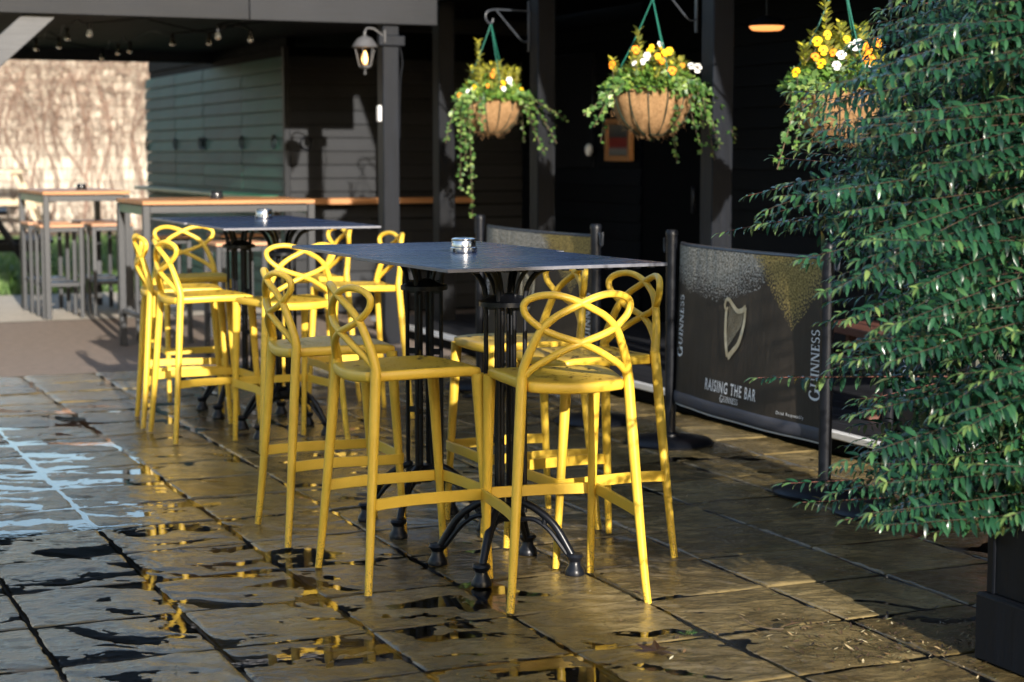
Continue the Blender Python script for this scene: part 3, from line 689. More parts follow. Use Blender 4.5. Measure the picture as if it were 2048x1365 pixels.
picnic((5.62, 6.55, .1), 80, M['red_wood'], 'red-brown picnic table in the dark porch behind the banner')

# ================================================================== CAFE BARRIERS WITH PRINTED BANNERS
t = NT('printed_banner'); tc = t.n('TexCoord'); sp = t.n('SeparateXYZ'); t.l(tc.outputs['UV'], sp.inputs[0]); U_, V_ = sp.outputs[0], sp.outputs[1]
uvv = t.mapping((1.35, .75, 1), coord='UV')
sg = t.noise(uvv, 105, 2, .6); lg_ = t.noise(uvv, 5, 4, .6)
edge = t.math('ADD', t.math('MULTIPLY_ADD', t.math('POWER', t.math('ABSOLUTE', t.math('SUBTRACT', U_, .28)), 2.), .9, .70), t.math('MULTIPLY_ADD', lg_, .20, -.10))
foam = t.math('MULTIPLY', t.math('SUBTRACT', V_, edge), 5.5, clamp=True)
fm = t.math('GREATER_THAN', t.math('ADD', sg, t.math('MULTIPLY', foam, .20)), .60)
gd = t.math('SUBTRACT', V_, t.math('MULTIPLY_ADD', t.math('ABSOLUTE', t.math('SUBTRACT', U_, .83)), 1.55, .585))
gm = t.math('GREATER_THAN', t.math('ADD', sg, t.math('MULTIPLY', t.math('MULTIPLY_ADD', gd, 5., 0., clamp=True), .24)), .58)
gm = t.math('MULTIPLY', gm, t.math('GREATER_THAN', gd, .0)); fm = t.math('MULTIPLY', fm, t.math('GREATER_THAN', foam, .01))
col = t.ramp(t.noise(uvv, 3, 3), [(.3, (.027, .021, .016)), (.7, (.052, .041, .031))])
col = t.mix(fm, col, t.ramp(sg, [(.4, (.10, .085, .05)), (.62, (.44, .42, .38))])); col = t.mix(gm, col, t.ramp(sg, [(.4, (.10, .07, .015)), (.62, (.36, .27, .09))]))
t.set(base=col, rough=.62, spec=.3); t.bump(t.noise(t.mapping((10, 1, 1), coord='UV'), 1.6, 3), .25, .02); M['banner'] = t.m
M['hem'] = plain('banner_hem', (.05, .05, .062), .6, var=.15, scale=20)  # blue-grey of the reflected sky is put into the hem colour
t = NT('print_white'); t.set(base=(.80, .80, .80), rough=.5); M['print'] = t.m
t = NT('print_gold'); v = t.mapping(); t.set(base=t.ramp(t.noise(v, 14, 3), [(.3, (.34, .26, .14)), (.7, (.66, .60, .44))]), rough=.45); M['gold'] = t.m

def text_mesh(body, size, sx=1., bold=0.):
    """Flat outline of a word: list of 2D vertices and faces, centred on the origin."""
    cu = bpy.data.curves.new('word', 'FONT'); cu.body = body; cu.size = size; cu.align_x = 'CENTER'; cu.align_y = 'CENTER'; cu.offset = bold; cu.fill_mode = 'FRONT'; cu.resolution_u = 3; cu.space_character = 1.22
    ob_ = bpy.data.objects.new('word', cu); COL.objects.link(ob_); bpy.context.view_layer.update()
    dg = bpy.context.evaluated_depsgraph_get(); me = bpy.data.meshes.new_from_object(ob_.evaluated_get(dg))
    V = [(v.co.x * sx, v.co.y) for v in me.vertices]; F = [tuple(p.vertices) for p in me.polygons]
    bpy.data.objects.remove(ob_); bpy.data.curves.remove(cu); bpy.data.meshes.remove(me); return V, F
def serif_word(word, cap, width):
    """Capitals with heavy stems, thin joins and bracketed serifs."""
    V = []; F = []; x = 0.; T = .20; th = .075
    def poly(P): o = len(V); V.extend(P); F.append(tuple(range(o, o + len(P))))
    def rect(x0, y0, x1, y1): poly([(x0, y0), (x1, y0), (x1, y1), (x0, y1)])
    def stem(xc, w_=T, y0=0, y1=1, s0=True, s1=True):
        rect(xc - w_ / 2, y0, xc + w_ / 2, y1)
        for on, y, d in ((s0, y0, 1), (s1, y1, -1)):
            if on: rect(xc - w_ / 2 - .08, min(y, y + d * .07), xc + w_ / 2 + .08, max(y, y + d * .07))
    def arc(cx_, cy_, rx, ry, a0, a1, wmin, wmax, n=14):
        pts = []
        for k in range(n + 1):
            a = a0 + (a1 - a0) * k / n; wd = wmin + (wmax - wmin) * abs(math.cos(a)); pts.append((a, wd))
        for k in range(n):
            (a, wa), (b, wb) = pts[k], pts[k + 1]
            poly([(cx_ + rx * math.cos(a), cy_ + ry * math.sin(a)), (cx_ + rx * math.cos(b), cy_ + ry * math.sin(b)), (cx_ + (rx - wb) * math.cos(b), cy_ + (ry - wb) * math.sin(b)), (cx_ + (rx - wa) * math.cos(a), cy_ + (ry - wa) * math.sin(a))])
    for i, c in enumerate(word):
        k = 1.28 if (c == 'G' and i == 0) else 1.0; v0 = len(V)
        if c == 'G': arc(.45, .5, .45, .53, R(45), R(330), th, T); stem(.80, .17, .02, .48, False, True); adv = .98
        elif c == 'U': stem(.18, T, .3, 1, False, True); stem(.74, .10, .3, 1, False, True); arc(.46, .34, .38, .36, R(180), R(360), th, .15); adv = .95
        elif c == 'I': stem(.2); adv = .42
        elif c == 'N': stem(.14, .10); stem(.78, .10); poly([(.06, 1), (.28, 1), (.84, 0), (.66, 0)]); adv = .96
        elif c == 'E': stem(.2); rect(.2, 0, .66, .08); rect(.2, .92, .64, 1); rect(.2, .47, .52, .55); rect(.58, 0, .66, .24); rect(.56, .76, .64, 1); adv = .74
        elif c == 'S': arc(.30, .74, .28, .28, R(30), R(270), th, .13); arc(.30, .26, .30, .28, R(-150), R(90), th, .14); adv = .66
        for q in range(v0, len(V)): V[q] = (V[q][0] * k + x, V[q][1] * k - (.14 if k > 1 else 0))
        x += adv * k + .06
    s_ = width / x; return [((px - x / 2) * s_, (py - .5) * cap) for px, py in V], F
def harp():
    V = []; F = []; V2 = []; F2 = []
    def strip(pts, ws, VV, FF):
        pts = [Vector((*p, 0)) for p in pts]; o = len(VV)
        for i, p in enumerate(pts):
            d = (pts[min(i + 1, len(pts) - 1)] - pts[max(i - 1, 0)]).normalized(); n_ = Vector((-d.y, d.x, 0)); wd = ws[i] / 2
            VV.extend([tuple((p + n_ * wd)[:2]), tuple((p - n_ * wd)[:2])])
        for i in range(len(pts) - 1): FF.append((o + 2 * i, o + 2 * i + 1, o + 2 * i + 3, o + 2 * i + 2))
    sp2 = lambda P, n=6: [tuple(q[:2]) for q in spline([(*p, 0) for p in P], n)]
    neck = sp2([(-.075, .105), (-.092, .092), (-.108, .108), (-.100, .138), (-.072, .146), (-.035, .125), (.02, .100), (.065, .108), (.100, .130)]); strip(neck, np.linspace(.013, .028, len(neck)), V, F)
    pil = sp2([(-.090, .10), (-.084, .02), (-.066, -.07), (-.035, -.145)]); strip(pil, [.024] * len(pil), V, F)
    box_ = sp2([(.098, .128), (.095, .04), (.06, -.06), (.005, -.115), (-.03, -.15)]); strip(box_, np.linspace(.020, .032, len(box_)), V, F)
    for k in range(11):
        t_ = k / 10; xt = -.062 + .145 * t_; yt = .118 - .02 * math.sin(t_ * 3) ; xb = -.052 + .115 * t_; yb = -.10 + .125 * t_ ** 1.1; strip([(xt, yt), (xb, yb)], [.0035] * 2, V2, F2)
    return (V, F), (V2, F2)
HARP = tuple(([(x * .88, y * .88) for x, y in g_[0]], g_[1]) for g_ in harp())
SMALLPRINT = text_mesh('Drink Responsibly', .02, 1.0)
SLOGAN = [text_mesh(w_, .074, .64, .0013) for w_ in ('RAISING', 'THE', 'BAR')]
WORD = serif_word('GUINNESS', .062, .30); WORD_S = serif_word('GUINNESS', .026, .155)

def barrier(pl, pr, lab, txt=True, hook=True):
    """pl, pr: ground positions of the left and right post as one faces the print."""
    pl, pr = Vector((*pl, 0)), Vector((*pr, 0)); mid = (pl + pr) / 2; d = (pr - pl); L = d.length; d.normalize(); rz = math.atan2(d.y, d.x)
    r = empty('cafe_barrier', mid, rz, lab, 'barrier', 'printed cafe barriers along the deck')
    for sx in (-1, 1):
        p = MB(); p.tube([(sx * L / 2, 0, .02), (sx * L / 2, 0, 1.02)], .027, 16); p.lathe([(.030, 1.005), (.030, 1.02), (.024, 1.03), (.0, 1.031)], (sx * L / 2, 0, 0), 16, cap=False); p.lathe([(.05, .02), (.045, .05), (.028, .06)], (sx * L / 2, 0, 0), 16)
        P_ = p.build('post', M['plastic_black'], r)
        b = MB(); b.lathe([(.21, .002), (.212, .012), (.195, .026), (.08, .040), (.0, .042)], (sx * L / 2, 0, 0), 36, cap=False); b.build('base', M['plastic_black'], r)
        if hook:
            h = MB(); x = sx * (L / 2 + .028); h.tube(spline([(x, 0, .985), (x + sx * .02, 0, .975), (x + sx * .03, 0, .93), (x + sx * .045, 0, .925), (x + sx * .05, 0, .96), (x + sx * .048, 0, .99)], 4), .0055, 6); h.build('hook', M['bracket'], P_)
    W0 = L / 2 - .03; z0, z1 = .21, .96
    def S(s, t_, off=0.):                     # the hanging sheet: slack, bellied and swung at the foot
        sag = .006 * math.sin(math.pi * s); wob = .010 * math.sin(7 * s + 1) * (1 - t_) + .006 * math.sin(15 * s) * (1 - t_)
        return (-W0 + 2 * W0 * s - .05 * (1 - t_) ** 2 * (1 - s), -.012 * math.sin(math.pi * s) * (1 - .6 * t_) - .02 * (1 - t_) + wob - off - .03 * math.exp(-((s) / .05) ** 2) * -1, z0 + (z1 - z0) * t_ - sag * t_)
    N1, N2 = 48, 20; V = [S(i / N1, .07 + .93 * j / N2) for j in range(N2 + 1) for i in range(N1 + 1)]
    F = [(j * (N1 + 1) + i, j * (N1 + 1) + i + 1, (j + 1) * (N1 + 1) + i + 1, (j + 1) * (N1 + 1) + i) for j in range(N2) for i in range(N1)]
    nv = len(V); V += [(x, y + .0025, z) for x, y, z in V]; F += [tuple(nv + q for q in f[::-1]) for f in F]
    me = bpy.data.meshes.new('banner'); me.from_pydata(V, [], F); me.materials.append(M['banner']); uvl = me.uv_layers.new(name='UVMap'); uvs = [(i / N1, .07 + .93 * j / N2) for j in range(N2 + 1) for i in range(N1 + 1)] * 2
    for lp in me.loops: uvl.data[lp.index].uv = uvs[lp.vertex_index]
    me.polygons.foreach_set('use_smooth', [True] * len(me.polygons)); ban = link('banner', me, r)
    mb = MB(); mb.tube([Vector(S(i / 24, .035)) + Vector((0, .001, 0)) for i in range(25)], .030, 10, flat=.25, up=(0, 1, 0)); mb.build('hem', M['hem'], ban)
    mb = MB(); mb.tube([Vector(S(i / 24, 1.0)) + Vector((0, .012, .004)) for i in range(25)], .011, 8); mb.build('top_rail', M['bracket'], r)
    mb = MB(); mb.tube([Vector(S(i / 24, 0.0)) + Vector((0, .012, -.006)) for i in range(25)], .008, 8); mb.build('bottom_rail', M['white_paint'], r)
    def stick(nm, geo_, s0, t0, mat, rot=0., off=.0035):
        VV, FF = geo_; P = []; c, sn = math.cos(rot), math.sin(rot)
        for x, y in VV: X, Y = x * c - y * sn, x * sn + y * c; P.append(S(s0 + X / (2 * W0), t0 + Y / (z1 - z0), off))
        m = MB().add(P, FF); return m.build(nm, mat, ban, smooth=False)
    stick('side_lettering', WORD, .065, .50, M['print'], math.pi / 2); stick('side_lettering', WORD, .965, .42, M['print'], math.pi / 2)
    if txt:
        h1, h2 = HARP; stick('harp_emblem', h1, .475, .540, M['gold'], -.06, .006); stick('harp_strings', h2, .475, .540, M['gold'], -.06, .0045)
        ws_ = [max(p[0] for p in g_[0]) - min(p[0] for p in g_[0]) for g_ in SLOGAN]; gp = .026; x_ = -(sum(ws_) + 2 * gp) / 2
        for g_, w_ in zip(SLOGAN, ws_): stick('slogan_word', ([(px + x_ + w_ / 2, py) for px, py in g_[0]], g_[1]), .475, .175, M['print']); x_ += w_ + gp
        stick('small_lettering', WORD_S, .475, .112, M['print']); stick('small_print', SMALLPRINT, .84, .11, M['print'])
    return r
barrier((4.143, 7.548), (4.11, 6.17), 'cafe barrier with gold harp banner between black posts, fully in view')
barrier((4.12, 9.86), (4.122, 8.32), 'cafe barrier behind the near table, its patterned top edge showing above the tabletop')
barrier((4.10, 5.72), (4.07, 4.35), 'cafe barrier mostly hidden behind the green shrub')

# ================================================================== HANGING BASKETS
IVY_T = (np.array([(0, 0, 0), (-.30, .18, .05), (-.48, .52, .02), (-.2, .62, .04), (0, 1.0, -.08), (.2, .62, .04), (.48, .52, .02), (.30, .18, .05), (0, .45, 0)]),
         np.array([(0, 8, 2, 1), (8, 4, 3, 2), (0, 7, 6, 8), (8, 6, 5, 4)]))
OVAL_T = leaf_template(.5, .15, .2, 3)
def pansy(mat):
    """A five-petalled flower facing +Y, with a dark eye."""
    mb = MB(); 
    for k, (a, l, wd, back) in enumerate(((60, .026, .024, -.003), (120, .026, .024, -.002), (5, .025, .023, 0), (175, .025, .023, .001), (270, .030, .034, .003))):
        a = R(a); d = Vector((math.cos(a), 0, math.sin(a))); n_ = Vector((-d.z, 0, d.x)); V = []; 
        ring_ = [(.15, .25), (.5, .85), (.8, 1.), (1., .6), (1.06, 0), (1., -.6), (.8, -1.), (.5, -.85), (.15, -.25)]
        V = [d * (l * r_) + n_ * (wd / 2 * s_) + Vector((0, back + .004 * r_ * r_ * (1 if k == 4 else -.5) + .002 * s_ * s_, 0)) for r_, s_ in ring_] + [d * l * .6 + Vector((0, back, 0))]
        mb.add(V, [(i, i + 1, 9) for i in range(8)] + [(8, 0, 9)])
    mb.cur = 1; mb.lathe([(.0, .0), (.0065, .0), (.004, .003), (0, .003)], n=8, cap=False)
    V = mb.v
    k0 = len(V) - 32; V[k0:] = [(x, .005 + z, y) for x, y, z in V[k0:]]
    return mb.mesh('flower', [mat, M['eye']], smooth=False)
PANSY = {k: pansy(M[k]) for k in ('yellow_petal', 'orange_petal', 'white_petal')}

def ivy_trail(mb_pts, rad=.0022):
    pts = spline(mb_pts, 8); mb = MB(); mb.tube(pts, rad, 5, cap=False); return mb, pts
def basket(loc, dia, arm_x, zarm, lab, seed, flowers, trails, top_h, eu_h, post_lab):
    rs = random.Random(seed); nr = np.random.default_rng(seed); rad = dia / 2; zr = loc[2]; hgt = dia * .56
    r = empty('hanging_basket', (loc[0], loc[1], zr - hgt), 0., lab, 'hanging basket', 'flower baskets hanging from the porch posts')
    prof = [(rad * math.sin(t), hgt - hgt * math.cos(t)) for t in np.linspace(0.12, math.pi / 2, 12)]
    lm = MB(); n = 40; V = []; F = []
    for i, (rr, z) in enumerate(prof):
        for k in range(n): a = 2 * math.pi * k / n; q = 1 + .035 * math.sin(5 * a + i) * rs.random() + rs.uniform(-.014, .014); V.append((rr * q * math.cos(a), rr * q * math.sin(a), z + rs.uniform(-.004, .004)))
    for i in range(len(prof) - 1):
        for k in range(n): F.append((i * n + k, i * n + (k + 1) % n, (i + 1) * n + (k + 1) % n, (i + 1) * n + k))
    c0 = len(V); V.append((0, 0, .002)); F += [(c0, (k + 1) % n, k) for k in range(n)]
    c1 = len(V); V.append((0, 0, hgt - .03)); F += [(c1, (len(prof) - 1) * n + k, (len(prof) - 1) * n + (k + 1) % n) for k in range(n)]
    lin = lm.add(V, F).build('coir_liner', M['coir'], r)
    fz = MB()                                                       # loose fibres
    for q in range(420):
        a = rs.uniform(0, 6.28); t = rs.uniform(.2, 1.5); p = Vector((rad * math.sin(t) * math.cos(a), rad * math.sin(t) * math.sin(a), hgt - hgt * math.cos(t))); nrm = Vector((p.x, p.y, (p.z - hgt))).normalized()
        e = p + nrm * rs.uniform(.004, .022) + Vector((rs.gauss(0, .014), rs.gauss(0, .014), rs.gauss(0, .014))); fz.tube([p, (p + e) / 2 + nrm * .004, e], .0008, 3, cap=False)
    fz.build('loose_fibre', M['coir'], lin)['kind'] = 'stuff'
    wf = MB(); circ = lambda rr, z: [(rr * math.cos(2 * math.pi * k / 32), rr * math.sin(2 * math.pi * k / 32), z) for k in range(33)]
    wf.tube(circ(rad * 1.015, hgt), .0035, 6, cap=False); wf.tube(circ(rad * .30, .012), .003, 6, cap=False)
    for k in range(14):
        a = 2 * math.pi * k / 14 + .1; wf.tube([(1.02 * rad * math.sin(t) * math.cos(a), 1.02 * rad * math.sin(t) * math.sin(a), hgt - 1.01 * hgt * math.cos(t)) for t in np.linspace(.28, math.pi / 2, 9)], .0036, 5, cap=False)
    wf.build('wire_frame', M['wire'], r)
    hook = Vector((0, 0, zarm - (zr - hgt) - .09))
    for k in range(3):
        a = 2 * math.pi * k / 3 + .5; MB().tube(spline([(rad * math.cos(a), rad * math.sin(a), hgt), (rad * .45 * math.cos(a), rad * .45 * math.sin(a), hgt + (hook.z - hgt) * .5), hook], 4), .0034, 6).build('hanger_cord', M['cord'], r)
    # low bedding leaves in a mound
    n = 1900; a = nr.uniform(0, 6.283, n); q = np.sqrt(nr.random(n)); hh = top_h * 1.35 * (1 - q ** 2 * .9) * nr.random(n) ** .6
    P = np.stack([q * rad * 1.10 * np.cos(a), q * rad * 1.10 * np.sin(a), hgt - .02 + hh], 1); D = np.stack([np.cos(a) * .8 + nr.normal(0, .5, n), np.sin(a) * .8 + nr.normal(0, .5, n), nr.normal(.25, .5, n)], 1); Up = np.stack([nr.normal(0, .4, n), nr.normal(-.8, .4, n), np.ones(n) * .8], 1)
    V, F, own = scatter_leaves(OVAL_T, P, D, Up, nr.uniform(.026, .052, n)); o = link('bedding_foliage', np_mesh('bedding_foliage', V, F, M['basket_leaf'], nr.random(n)[own]), r); o['kind'] = 'stuff'
    # upright yellow-green sprigs
    PP, DD, UU, SS = [], [], [], []; st = MB()
    for s_ in range(46):
        a = rs.uniform(0, 6.28); q = rad * .80 * rs.random() ** .6; b0 = Vector((q * math.cos(a), q * math.sin(a), hgt)); lean = Vector((rs.gauss(0, .10) + .12 * math.cos(a), rs.gauss(0, .10) + .12 * math.sin(a), 1)).normalized(); H = eu_h * rs.uniform(.5, 1.) * (1 - .45 * q / rad)
        if s_ == 0: b0 = Vector((-.09, -.04, hgt)); lean = Vector((-.06, 0, 1)); H = eu_h * 1.28
        st.tube([b0, b0 + lean * H], .002, 4, cap=False); k = 0
        while k * .017 < H:
            p = b0 + lean * (k * .017); 
            if k * .017 > H * .18:
                for e in (0, 1):
                    b = k * 1.57 + e * math.pi + rs.gauss(0, .3); PP.append(p); DD.append((math.cos(b) * .7, math.sin(b) * .7, .75 + rs.gauss(0, .2))); UU.append((-math.cos(b), -math.sin(b), 1.)); SS.append(rs.uniform(.034, .056))
            k += 1
    V, F, own = scatter_leaves(OVAL_T, PP, DD, UU, SS); o = link('yellow_sprigs', np_mesh('yellow_sprigs', V, F, M['euonymus'], nr.random(len(PP))[own]), r); o['kind'] = 'stuff'
    st.build('sprig_stems', M['stem'], o)
    # trailing ivy: each trail a part, its leaves on it
    for ti, (a, out, drop, side) in enumerate(trails):
        a = R(a); d = Vector((math.cos(a), math.sin(a), 0)); p0 = d * rad * .8 + Vector((0, 0, hgt + .02)); p1 = d * (rad + .03) + Vector((0, 0, hgt + .01)); p2 = d * (rad + out * .7) + Vector((side * .3, 0, hgt - drop * .4)); p3 = d * (rad + out) + Vector((side, 0, hgt - drop))
        mb, pts = ivy_trail([p0, p1, p2, p3]); tr = mb.build('ivy_trail', M['stem'], r); PP, DD, UU, SS = [], [], [], []
        L = sum((pts[i + 1] - pts[i]).length for i in range(len(pts) - 1)); m = int(L / .0085)
        for q in range(m):
            t = q / m; p = pts[min(len(pts) - 1, int(t * (len(pts) - 1)))]; b = rs.uniform(0, 6.28); sz = rs.uniform(.030, .056) * (1 - .4 * t)
            off = Vector((rs.gauss(0, .024), rs.gauss(0, .024), rs.gauss(0, .018))) * (1 - .6 * t); PP.append(p + off); DD.append((math.cos(b), math.sin(b) * .6 - .25, -.45 + rs.gauss(0, .4))); UU.append((d.x * .8, d.y * .8 - .7, .8 + rs.gauss(0, .3))); SS.append(sz)
        V, F, own = scatter_leaves(IVY_T, PP, DD, UU, SS); o = link('ivy_leaves', np_mesh('ivy_leaves', V, F, M['ivy'], nr.random(len(PP))[own], smooth=False), tr)
    # flowers
    for a, q, z, kind, sc in flowers:
        a = R(a); p = Vector((q * rad * math.cos(a), q * rad * math.sin(a), hgt + z)); fl = link('flower', PANSY[kind], r, p); fl.scale = (sc * .56,) * 3
        fc = Vector((rs.gauss(-.25, .35) + .5 * math.cos(a), -1.0 + rs.gauss(0, .25), .25 + rs.gauss(0, .2))); fl.rotation_euler = fc.to_track_quat('Y', 'Z').to_euler()
        sm = MB(); sm.tube(spline([(0, -.004, 0), (.0, -.02, -.006), (rs.gauss(0, .01), -.03, -.05), (rs.gauss(0, .02), -.03, -.10)], 3), .0014, 4, cap=False); sm.build('stalk', M['stem'], fl)
    # the wall bracket it hangs from
    br = empty('basket_bracket', (PX - .0675, loc[1], zarm), 0., post_lab, 'bracket', 'scrolled iron basket brackets'); dx = loc[0] - (PX - .0675)
    b = MB(); b.tube(spline([(-.003, 0, 0), (dx * .55, 0, .004), (dx * .92, 0, .004), (dx * 1.10, 0, -.012), (dx * 1.14, 0, -.05), (dx * 1.06, 0, -.085), (dx * .97, 0, -.08), (dx * .95, 0, -.055)], 6), .0075, 8); b.build('arm', M['bracket'], br)
    b = MB(); b.tube(spline([(dx * .85, 0, -.004), (dx * .5, 0, -.11), (dx * .18, 0, -.20), (-.004, 0, -.195)], 5), .006, 8); b.build('stay', M['bracket'], br)
    b = MB(); b.box((-.005, 0, -.10), (.008, .03, .34), .002); b.build('back_plate', M['bracket'], br); return r
Y_, O_, W_ = 'yellow_petal', 'orange_petal', 'white_petal'
# angles: 180 = towards the yard, 270 = towards the camera
basket((4.80, 11.29, 1.76), .43, 0, 2.35, 'hanging basket nearest the lantern, with a tall yellow sprig and long ivy trail', 11,
       [(215, 1.0, .07, Y_, 1.2), (196, 1.25, .02, O_, 1.2), (205, 1.05, .04, W_, 1.2), (212, .95, .06, W_, 1.2), (292, .8, .12, W_, 1.4), (300, .75, .09, W_, 1.1), (272, .9, .10, Y_, 1.2), (268, .95, .07, O_, .9), (270, 1.0, .06, W_, 1.1), (250, .8, .15, O_, 1.), (240, .9, .08, O_, .8), (320, 1.0, .06, Y_, 1.), (258, .5, .18, O_, 1.)],
       [(195, .07, .62, .02), (200, .05, .48, .03), (210, .04, .80, .03), (188, .12, .30, -.02), (330, .14, .30, .10), (320, .18, .14, .14), (345, .20, .20, .05), (310, .08, .16, .03), (230, .03, .22, 0), (20, .1, .3, 0), (90, .1, .3, 0), (300, .10, .38, .12)], .13, .30,
       'iron basket bracket on the post nearest the lantern')
basket((4.80, 8.99, 1.755), .485, 0, 2.34, 'middle hanging basket, full coir bowl in view, topped with orange and white pansies', 12,
       [(262, .55, .15, O_, 1.5), (270, .6, .19, Y_, 1.4), (282, .6, .20, Y_, 1.5), (258, .8, .14, O_, 1.2), (274, .85, .09, O_, 1.6), (292, .9, .12, O_, .9), (310, .95, .12, W_, 1.3), (322, 1.05, .11, W_, 1.7), (232, .7, .17, W_, 1.4), (226, .75, .14, W_, 1.1), (215, .9, .13, W_, 1.), (222, 1.1, .20, O_, 1.5), (200, 1.35, .12, O_, 1.4), (240, .5, .22, Y_, 1.1), (235, .6, .20, Y_, 1.), (268, .4, .24, W_, 1.), (276, .3, .22, Y_, 1.), (252, .7, .17, Y_, 1.2)],
       [(200, .16, .22, -.05), (205, .22, .16, -.10), (190, .10, .12, -.06), (320, .10, .34, .05), (312, .10, .40, .03), (330, .14, .28, .10), (335, .10, .42, .06), (305, .06, .22, .02), (345, .2, .3, .05), (290, .02, .36, .10), (60, .1, .3, 0), (120, .1, .3, 0), (275, -.08, .42, .06)], .13, .25,
       'iron basket bracket on the porch post behind the harp banner')
basket((4.80, 7.14, 1.70), .47, 0, 2.34, 'right-hand hanging basket with ragged coir, half hidden by the shrub', 13,
       [(215, .9, .16, Y_, 1.5), (210, 1.0, .20, Y_, 1.6), (218, .8, .23, Y_, 1.3), (208, 1.0, .13, O_, 1.4), (214, .95, .10, Y_, 1.5), (225, .7, .15, O_, 1.2), (262, .6, .18, W_, 1.9), (270, .6, .19, W_, 1.7), (238, .7, .14, W_, 1.6), (280, .8, .12, O_, 2.), (285, .7, .17, O_, 2.), (248, .6, .21, Y_, 1.2), (232, .9, .09, W_, 1.4), (198, 1.35, .06, Y_, 1.4), (300, .8, .2, O_, 1.5), (274, .9, .08, W_, 1.3)],
       [(200, .14, .38, -.06), (205, .10, .30, -.03), (192, .08, .25, -.02), (215, .05, .2, 0), (330, .1, .3, .05), (20, .1, .3, 0), (90, .1, .3, 0)], .14, .34,
       'iron basket bracket above the shrub, largely out of view')

# ================================================================== LANTERN, BULBS, LAMP, PICTURE
ln = empty('wall_lantern', (4.262, 12.33, 1.995), 0., 'lit grey six-sided lantern hanging beside the veranda post', 'lantern')
mb = MB(); mb.lathe([(.088, .150), (.092, .156), (.075, .185), (.052, .215), (.022, .228), (.010, .236), (.010, .262), (0, .264)], n=24, cap=False); mb.lathe([(.0, .148), (.088, .150)], n=24, cap=False); mb.build('hood', M['lantern'], ln)
mb = MB()
for k in range(6):
    a = k * math.pi / 3; mb.bar((.043 * math.cos(a), .043 * math.sin(a), .018), (.074 * math.cos(a), .074 * math.sin(a), .150), .007, .007, .001)
mb.lathe([(.0, -.002), (.030, .0), (.046, .012), (.046, .020), (0, .020)], n=6, cap=False); mb.lathe([(0, -.045), (.010, -.040), (.011, -.030), (.005, -.022), (.012, -.004), (.012, .0)], n=10, cap=False); mb.build('cage', M['lantern'], ln)
pm = MB()
for k in range(6):
    a, b = k * math.pi / 3 + .06, (k + 1) * math.pi / 3 - .06
    MB().add([(.040 * math.cos(a), .040 * math.sin(a), .021), (.040 * math.cos(b), .040 * math.sin(b), .021), (.070 * math.cos(b), .070 * math.sin(b), .148), (.070 * math.cos(a), .070 * math.sin(a), .148)], [(0, 1, 2, 3)]).build('pane', M['glass'], ln, smooth=False)
mb = MB(); mb.lathe([(.0, .030), (.010, .034), (.018, .055), (.019, .075), (.012, .105), (.004, .125), (0, .128)], n=14, cap=False); mb.build('bulb', M['glow'], ln)
mb = MB(); mb.tube(spline([(0, 0, .255), (.02, .01, .285), (.07, .015, .285), (.12, .02, .255), (.150, .02, .235)], 5), .007, 8); mb.box((.152, .03, .232), (.012, .07, .09), .003); mb.build('arm', M['lantern'], ln)

def festoon(bulbs, lab):
    r = empty('string_lights', (bulbs[0][0], bulbs[0][1], VZ), 0., lab, 'string lights', 'strings of bulbs under the veranda ceiling'); o0 = Vector((bulbs[0][0], bulbs[0][1], VZ)); pts = []
    for i, (a, b) in enumerate(bulbs):
        p = Vector((a, b, VZ - .035)) - o0
        if i: q = (pts[-1] + p) / 2; q.z += .045; pts.append(q)
        pts.append(p)
    pts = [pts[0] + Vector((-.5, -.2, .07))] + pts + [pts[-1] + Vector((.5, .1, .07))]
    MB().tube(spline(pts, 4), .005, 5).build('cable', M['plastic_black'], r)
    sk = MB().lathe([(0, 0), (.019, 0), (.021, -.045), (.017, -.05), (0, -.05)], n=12, cap=False).mesh('socket', M['plastic_black']); gl = MB().lathe([(.012, -.048), (.020, -.062), (.031, -.088), (.028, -.108), (.014, -.120), (0, -.122)], n=14, cap=False).mesh('bulb', M['bulb'])
    for a, b in bulbs:
        p = Vector((a, b, VZ - .035)) - o0; s_ = link('socket', sk, r, p); s_.scale = (.78,) * 3; link('bulb', gl, s_)
festoon([(2.30, 14.46), (2.42, 14.12), (2.30, 13.07), (2.37, 12.62)], 'string of clear bulbs under the veranda nearest the pale diagonal brace')
festoon([(3.04, 15.64), (3.01, 14.82), (3.04, 14.50), (3.126, 13.4)], 'middle string of clear bulbs under the veranda ceiling')
festoon([(3.36, 13.23), (3.54, 12.75), (3.25, 12.55)], 'right-hand string of clear bulbs under the veranda, nearest the fascia')

lp = empty('porch_lamp', (5.83, 9.46, 2.56), 0., 'glowing orange dish lamp in the dark porch ceiling', 'lamp')
MB().tube([(0, 0, .0), (0, 0, -.36)], .006, 6).build('rod', M['plastic_black'], lp)
MB().lathe([(0, -.34), (.03, -.345), (.085, -.372), (.112, -.405), (.105, -.400), (.0, -.38)], n=28, cap=False).build('shade', M['plastic_black'], lp)
MB().lathe([(.104, -.404), (.104, -.412), (.085, -.428), (.0, -.434)], n=28, cap=False).build('diffuser', M['diffuser'], lp)

